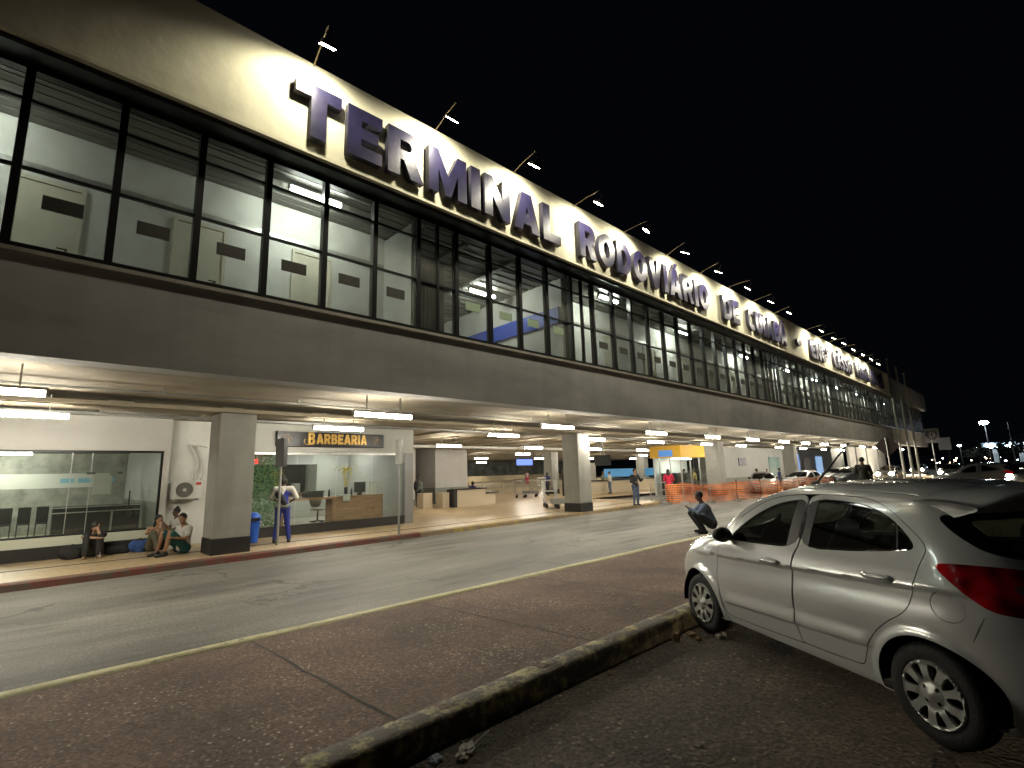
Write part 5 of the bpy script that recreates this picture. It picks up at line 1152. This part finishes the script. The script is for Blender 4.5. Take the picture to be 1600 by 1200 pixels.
def person(label, loc, deg, pose=STAND, sc=1.0, skin=SK1, top=None, bottom=None, hair='short', sleeve='short', shorts=False, shoes=True, vox=.014, group=None, **over):
    P = {k: v for k, v in pose.items()}; P.update(over); V = lambda k, i=None: Vector(P[k] if i is None else P[k][i])
    e = empty('person', loc, R(deg), label, 'person', group); e.scale = (sc,)*3
    hd = V('head'); fc = V('face').normalized(); upv = (hd-V('neck')).normalized(); sd = fc.cross(upv).normalized(); upv = sd.cross(fc)
    Rm = Matrix((sd, fc, upv)).transposed()
    b = MB(); b.ell(hd+upv*.02, (.074, .092, .105), 14, 10, Rm); b.ell(hd+fc*.03-upv*.055, (.055, .055, .05), 10, 8, Rm); b.ell(hd+fc*.097-upv*.008, (.012, .018, .022), 8, 6, Rm)
    b.ell(hd+fc*.078-upv*.05, (.024, .014, .008), 8, 6, Rm)
    for s_ in (-1, 1): b.ell(hd+sd*s_*.076, (.01, .02, .03), 8, 6, Rm)
    b.cap(hd-upv*.05, V('neck'), .05, .055); b.cap(V('neck'), V('chest'), .07, .11)
    b.cap(V('chest')+Vector((-.06, 0, .04)), V('chest')+Vector((.06, 0, .04)), .105, .105); b.cap(V('chest'), V('pelvis'), .115, .12); b.cap(V('hip', 0), V('hip', 1), .1, .1)
    fd = (V('an', 0)-V('an', 0)).to_track_quat if False else None
    for i in (0, 1):
        s, el, h = V('sh', i), V('el', i), V('ha', i); b.cap(s, el, .052, .04); b.cap(el, h, .04, .026); d = (h-el).normalized()
        across = d.cross(Vector((0, 0, 1)) if abs(d.z) < .8 else Vector((0, 1, 0))).normalized(); pn = across.cross(d)
        pc = h+d*.05; b.ell(pc, (.012, .012, .012)); b.cap(h+across*.018, h+d*.07+across*.028, .015, .013); b.cap(h-across*.018, h+d*.07-across*.028, .015, .013); b.cap(h, h+d*.075, .017, .015)
        for k, (o_, L) in enumerate(((-.030, .058), (-.010, .07), (.011, .066), (.031, .05))):
            p0 = h+d*.075+across*o_; p1 = p0+d*L*.55+pn*.008*(1 if i else -1); p2 = p1+d*L*.35-pn*.02; b.cap(p0, p1, .0085, .008, 6); b.cap(p1, p2, .008, .007, 6)
        t0 = h+d*.02-across*.03*(1 if i else -1); b.cap(t0, t0+d*.04-across*.03*(1 if i else -1), .011, .009, 6)
        hp, kn, an = V('hip', i), V('kn', i), V('an', i); b.cap(hp, kn, .085, .058); b.cap(kn, an, .058, .036)
        foot = Vector(P['foot'][i]) if 'foot' in P else an+Vector((0, .16, -.055)); b.cap(an-Vector((0, .03, .04)), foot, .034, .026)
    body = remesh_obj(b, 'body', skin, e, vox if vox < .012 else .012, 2)
    t = MB(); t.cap(V('neck')-Vector((0, 0, .05)), V('chest'), .075, .135); t.cap(V('chest')+Vector((-.07, 0, .05)), V('chest')+Vector((.07, 0, .05)), .118, .118); t.cap(V('chest'), V('pelvis')+Vector((0, 0, .02)), .135, .145); t.cap(V('sh', 0), V('sh', 1), .066, .066)
    for i in (0, 1):
        s, el, h = V('sh', i), V('el', i), V('ha', i)
        if sleeve == 'short': t.cap(s, s.lerp(el, .62), .07, .062)
        elif sleeve == 'long': t.cap(s, el, .07, .055); t.cap(el, el.lerp(h, .93), .055, .038)
        elif sleeve == 'none': pass
    remesh_obj(t, 'shirt', top, e, vox, 3)
    q = MB(); q.cap(V('hip', 0), V('hip', 1), .118, .118); q.cap(V('pelvis'), V('pelvis')+Vector((0, 0, .03)), .128, .125)
    for i in (0, 1):
        hp, kn, an = V('hip', i), V('kn', i), V('an', i)
        if shorts: q.cap(hp, hp.lerp(kn, .92), .104, .088)
        else: q.cap(hp, kn, .102, .074); q.cap(kn, kn.lerp(an, .93), .074, .056)
    remesh_obj(q, 'shorts' if shorts else 'trousers', bottom, e, vox, 3)
    if shoes:
        for i in (0, 1):
            an = V('an', i); foot = Vector(P['foot'][i]) if 'foot' in P else an+Vector((0, .17, -.05)); w = MB(); w.cap(an-Vector((0, .035, .035)), foot, .05, .038); w.cap(an, an-Vector((0, 0, .03)), .05, .05); remesh_obj(w, 'shoe', m_black if shoes is True else shoes, e, .012, 2)
    hm = MB(); hm.ell(hd+upv*.05-fc*.022, (.09, .104, .1), 14, 10, Rm); 
    if hair == 'long':
        hm.cap(hd+upv*.03-fc*.05, V('neck')-fc*.07-upv*.06, .075, .06)
        for s_ in (-1, 1): hm.cap(hd+sd*s_*.065-fc*.01+upv*.02, V('neck')+sd*s_*.085-fc*.0-upv*.08, .03, .032)
    if hair == 'bun': hm.ell(hd+upv*.15-fc*.03, (.04, .04, .04), 10, 8)
    if hair: remesh_obj(hm, 'hair', HAIR, e, .014, 3)
    for s_ in (-1, 1):
        g = MB(); g.ell(hd+fc*.083+sd*s_*.03+upv*.018, (.013, .008, .007), 8, 6, Rm); g.build('eye', m_black, parent=e, smooth=True)
    return e
c_black = clothmat('cloth_black', (.018, .018, .02)); c_white = clothmat('cloth_white', (.52, .5, .47), .12); c_jeans = clothmat('jeans', (.07, .1, .16), .35); c_navy = clothmat('cloth_navy', (.03, .04, .12)); c_royal = clothmat('cloth_royal', (.025, .04, .26))
c_camo = clothmat('camouflage', (.06, .07, .04), scale=9, col2=(.17, .15, .1)); c_green = clothmat('cloth_teal', (.02, .1, .09)); c_red = clothmat('cloth_red', (.6, .02, .07)); c_slate = clothmat('cloth_slate', (.13, .17, .26)); c_grey = clothmat('cloth_grey', (.2, .22, .2)); c_pink = clothmat('cloth_pink', (.6, .4, .38))
# direction notes: yaw 0 looks toward +Y (into the building); 180 looks back to the road
person('man in slate blue shirt squatting on the road beside the median with a phone', (14.66, 7.03, -.1), 42, SQUAT, 1.16, SK3, c_slate, c_black, sleeve='long', vox=.012, pelvis=(0, -.06, .22), hip=((-.11, -.04, .22), (.11, -.04, .22)), chest=(0, .06, .54), neck=(0, .15, .74), head=(.0, .2, .89), sh=((-.19, .12, .68), (.19, .12, .68)), el=((-.2, .32, .5), (.2, .32, .5)), ha=((-.06, .47, .62), (.06, .47, .62)), foot=((-.15, .32, .04), (.15, .32, .04)), an=((-.14, .17, .08), (.14, .17, .08)))
person('bearded looking man in black top and jeans standing at the platform kerb', (22.35, 14.4, .034), 155, STAND, 1.04, SK2, c_black, c_jeans, sleeve='long', el=((-.3, .02, 1.15), (.27, .05, 1.12)), ha=((-.34, .18, 1.22), (.12, .22, 1.1)))
cl_ = person('cleaner in royal blue overalls with white cloths over the shoulders beside the sign post', (5.45, 15.1, .034), -25, STAND, 1.03, SK3, c_royal, c_royal, sleeve='short', hair='short', kn=((-.12, .03, .50), (.13, .03, .50)), an=((-.17, -.02, .09), (.19, -.02, .09)), ha=((-.12, .3, 1.1), (.2, .32, 1.1)), el=((-.3, .06, 1.18), (.32, .06, 1.2)))
g = MB(); g.cap((-.2, -.02, 1.43), (.2, -.02, 1.43), .09, .09); g.cap((-.22, 0, 1.4), (-.3, 0, 1.2), .085, .075); g.cap((.22, 0, 1.4), (.33, .06, 1.2), .085, .075); g.cap((0, -.1, 1.42), (-.05, -.15, 1.25), .06, .05); remesh_obj(g, 'white_cloth', c_white, cl_, .016)
g = MB(); g.cap((-.14, -.12, 1.0), (.12, -.13, .98), .06, .06); remesh_obj(g, 'waist_bag', c_grey, cl_, .014)
g = MB(); g.cap((-.1, -.13, 1.3), (.06, -.14, 1.05), .1, .07); remesh_obj(g, 'backpack', c_black, cl_, .016)
# group sitting by the snack bar
person('woman in black sitting on the floor against the plinth, hand on her forehead', (1.5, 16.62, .03), 170, SIT, 1.0, SK2, c_black, c_black, hair='long', sleeve='short', shoes=False, vox=.012, sh=((-.17, .12, .52), (.17, .12, .52)), neck=(0, .16, .58), head=(0, .22, .7), face=(0, .8, -.5), el=((-.12, .36, .5), (.2, .34, .5)), ha=((-.05, .3, .72), (-.08, .46, .48)), foot=((-.13, .66, .03), (.13, .66, .03)))
person('woman in camouflage trousers sitting on the floor and drinking from a cup', (2.72, 16.55, .03), 195, SIT, 1.05, SK1, mat('light_top', (.5, .33, .22), .8), c_camo, hair='long', sleeve='none', shoes=False, vox=.012, ha=((-.05, .3, .66), (.06, .3, .62)), el=((-.28, .2, .46), (.28, .22, .46)), kn=((-.2, .36, .46), (.2, .36, .46)))
person('child in a white shirt sitting behind the others below the air conditioner', (3.2, 16.55, .28), 110, SIT, .92, SK3, c_white, c_black, hair='bun', sleeve='short', vox=.012, kn=((-.12, .34, .2), (.12, .34, .2)), an=((-.12, .4, -.16), (.12, .4, -.16)), chest=(0, .0, .44), neck=(0, .02, .62), head=(0, .05, .76), sh=((-.15, .0, .56), (.15, .0, .56)), el=((-.2, .06, .36), (.2, .06, .36)), ha=((-.14, .24, .26), (.14, .24, .26)))
person('man in a white shirt and teal shorts sitting against the grey column', (3.14, 15.35, .03), 112, SIT, 1.08, SK1, c_white, c_green, hair='short', sleeve='short', shorts=True, vox=.012, chest=(.0, -.02, .44), neck=(.0, -.0, .63), head=(.0, .06, .77), sh=((-.19, .0, .56), (.19, .0, .56)), el=((-.26, .1, .34), (.3, -.02, .33)), ha=((-.2, .34, .38), (.2, .2, .22)), face=(-.5, .9, 0))
thing_box('wooden_stool', 'low dark block the child sits on below the air conditioner', 'stool', m_black, [(3.05, 3.4, 16.4, 16.85, .03, .3)])
def bag(name, x, y, z, sx, sy, sz, m, label, rz=0, seed=1):
    e = empty(name, (x, y, z), R(rz), label, 'bag'); g = MB(); rg = random.Random(seed)
    for k in range(7): g.ell((rg.uniform(-.5, .5)*sx, rg.uniform(-.3, .3)*sy, sz*.45+rg.uniform(-.1, .1)*sz), (sx*.55, sy*.6, sz*.5), 10, 8)
    remesh_obj(g, 'body', m, e, .018, 4); g = MB(); n = 8
    for i in range(n): a0 = math.pi*i/n; a1 = math.pi*(i+1)/n; g.tube((sx*.3*math.cos(a0), -.03, sz*.75+.12*math.sin(a0)), (sx*.3*math.cos(a1), -.03, sz*.75+.12*math.sin(a1)), .012, n=6)
    g.build('handle', m_black, parent=e); return e
bag('backpack', 1.08, 16.55, .03, .27, .18, .3, c_black, 'black backpack lying left of the woman in black', 10, 2)
bag('duffel_bag', 2.0, 16.72, .03, .34, .16, .24, c_black, 'long black duffel bag on the floor right of the woman in black', 0, 4)
bag('duffel_bag', 2.42, 16.6, .03, .24, .17, .3, clothmat('bag_blue', (.03, .08, .25)), 'blue duffel bag beside the woman in camouflage trousers', 0, 5)
bag('plastic_bag', 2.98, 16.0, .03, .13, .1, .18, c_white, 'white plastic bag between the woman and the man in teal shorts', 0, 6)
bag('backpack', 3.2, 15.75, .03, .2, .18, .3, c_black, 'black bag behind the knees of the man in the white shirt', 0, 7)
g = MB(); g.tube((1.56, 16.1, .03), (1.56, 16.1, .17), .032, n=12); g.tube((1.56, 16.1, .17), (1.56, 16.1, .22), .032, .012, n=12); tag(g.build('water_bottle', m_white), 'small white bottle at the feet of the woman in black', 'bottle')
g = MB(); g.tube((2.78, 16.22, .62), (2.78, 16.2, .76), .03, .04, n=12); tag(g.build('paper_cup', mat('cup', (.6, .5, .42), .5, col2=(.5, .2, .15), scale=12)), 'cup held by the woman in camouflage trousers', 'cup')
# people further in
w1_ = person('person with a black backpack walking near the small beige cabinet', (16.5, 25.0, .03), -70, STAND, 1.0, SK3, c_grey, c_black, sleeve='long', vox=.02, kn=((-.1, .14, .50), (.1, -.02, .50)), an=((-.1, .2, .09), (.1, -.2, .14)))
g = MB(); g.cap((0, -.2, 1.35), (0, -.2, 1.1), .14, .15); remesh_obj(g, 'backpack', c_black, w1_, .02)
person('person in a blue shirt sitting behind the reception counter', (20.1, 24.6, .45), -70, SIT, 1.05, SK3, c_royal, c_black, vox=.02, kn=((-.12, .42, .2), (.12, .42, .2)), an=((-.12, .45, -.28), (.12, .45, -.28)), chest=(0, .03, .44), ha=((-.1, .4, .4), (.1, .4, .4)))
thing_box('plastic_stool', 'stool under the person in the blue shirt', 'stool', m_black, [(19.9, 20.3, 24.4, 24.8, .03, .47)])
person('person in dark blue walking through the hall past the luggage trolleys', (29.2, 26.6, .03), -75, STAND, 1.02, SK1, c_navy, c_black, hair='long', sleeve='short', vox=.02, kn=((-.1, .16, .50), (.1, -.04, .50)), an=((-.1, .26, .09), (.1, -.24, .14)))
person('person in a pink top standing far back near the ramp railing', (44.5, 43.8, .35), 160, STAND, 1.0, SK1, c_pink, c_red, hair='long', vox=.025)
person('woman in a bright red shirt behind the left end of the orange barrier', (26.3, 14.75, -.05), -60, STAND, 1.05, SK2, c_red, c_black, hair='long', sleeve='long', vox=.016, el=((-.24, .08, 1.15), (.24, .08, 1.15)), ha=((-.1, .3, 1.05), (.1, .3, 1.05)))
person('man in a dark green jacket standing beyond the roof of the silver hatchback', (24.2, 5.05, .12), -75, STAND, 1.1, SK3, clothmat('cloth_dark_green', (.015, .018, .01)), c_black, sleeve='long', vox=.014, el=((-.25, .08, 1.15), (.25, .08, 1.15)), ha=((-.08, .32, 1.28), (.1, .3, 1.2)), face=(0, 1, -.2))
person('person in a pale shirt standing behind the orange barrier by the silver saloon', (40.2, 15.2, -.1), 200, STAND, 1.0, SK1, c_grey, c_jeans, vox=.03)
person('person in dark clothes leaning on the silver saloon behind the barrier', (40.9, 14.7, -.1), 120, STAND, .97, SK2, c_black, c_black, vox=.03)
person('person waiting inside the glass cash machine booth', (33.6, 17.6, .03), 0, STAND, 1.0, SK3, c_black, c_black, vox=.03)
person('person in a yellow top inside the cash machine booth', (34.9, 17.5, .03), 20, STAND, 1.0, SK3, clothmat('cloth_yellow', (.5, .38, .1)), c_black, vox=.03)
person('person in dark clothes waiting behind the ticket counter at the right of the hall', (35.0, 25.6, .03), 190, STAND, 1.0, SK1, c_grey, c_black, vox=.03)
person('person in a white shirt leaning at the left end of the ticket counter', (33.4, 23.8, .03), 10, STAND, .98, SK2, c_white, c_jeans, vox=.03)
person('person in a navy shirt standing by the bonnet of the white car behind the barrier', (43.2, 14.6, -.1), 220, STAND, 1.0, SK3, c_navy, c_jeans, vox=.03)
# ------------------------------------------------------------------ other cars
def carp(name, col): return paint_mat(name, col, .3, .4)
white_p = carp('white_paint', (.7, .7, .66)); grey_p = carp('grey_paint', (.5, .5, .48)); dark_p = carp('dark_paint', (.05, .055, .06))
def place(root, x, y, deg, **kw):
    root.location = (x, y, -.1 if y > 3 else 0); root.rotation_euler = (0, 0, R(deg)); return tag(root, **kw)
a = build_car('sedan_car', SEDAN, grey_p, 'silver saloon car behind the orange barrier under the canopy', detail=2.6); place(a, 40.2, 14.9, 204)
b_ = build_car('white_car', SEDAN, white_p, 'white car seen from the rear behind the right part of the barrier', detail=2.6); place(b_, 45.4, 12.9, 165)
c_ = build_car('white_hatchback', HATCH, white_p, 'white hatchback further along behind the barrier', detail=2.6); place(c_, 57.5, 13.5, 160)
d_ = build_car('dark_car', HATCH, dark_p, 'dark hatchback parked beside the white one under the canopy', detail=2.6); place(d_, 56.0, 11.8, 150)
hh = build_car('oncoming_car', HATCH, dark_p, 'oncoming car with lit headlights, left one beyond the flagpoles', detail=2.6, head_on=True, group='cars with lit headlights'); place(hh, 70.5, 11.9, 176)
for (x, y, dg_, lb) in ((104, 13.8, 177, 'oncoming car with lit headlights, farthest one'), (96, 9.5, 178, 'oncoming car with lit headlights, third from the left'), (46.5, .8, 176, 'car with lit headlights at the right edge of the view')):
    q = copy_tree(hh); place(q, x, y, dg_, label=lb)
pk = copy_tree(d_); place(pk, 44, 2.0, 100, label='dark parked car in shadow left of the bright headlight'); pk.name = 'dark_car'
pk = copy_tree(d_); place(pk, 52, 2.4, 95, label='dark parked car behind another at the right of the view'); pk.name = 'dark_car'
for (x, y, dg_, lb) in ((70, 6.6, 176, 'car with lit headlights between the round sign post and the dark parked cars'), (74, 2.2, 178, 'car with lit headlights behind the dark parked cars')):
    q = copy_tree(hh); place(q, x, y, dg_, label=lb)
pk = copy_tree(a); place(pk, 62, 3.6, 80, label='pale saloon car parked far right among dark cars'); pk.name = 'sedan_car'

def beams(root):
    for s_ in (-.55, .55):
        la = bpy.data.lights.new('headlight_beam', 'SPOT'); la.energy = 14000; la.color = (1, .72, .38); la.spot_size = R(40); la.spot_blend = .7; la.shadow_soft_size = .1
        lo = bpy.data.objects.new('headlight_beam', la); link(lo, root); lo.location = (3.55, s_, .68); lo.rotation_euler = (0, R(-72), 0)
for r_ in [hh]+[q_ for q_ in scene.objects if q_.parent is None and q_.get('group') == 'cars with lit headlights' and q_ is not hh]: beams(r_)
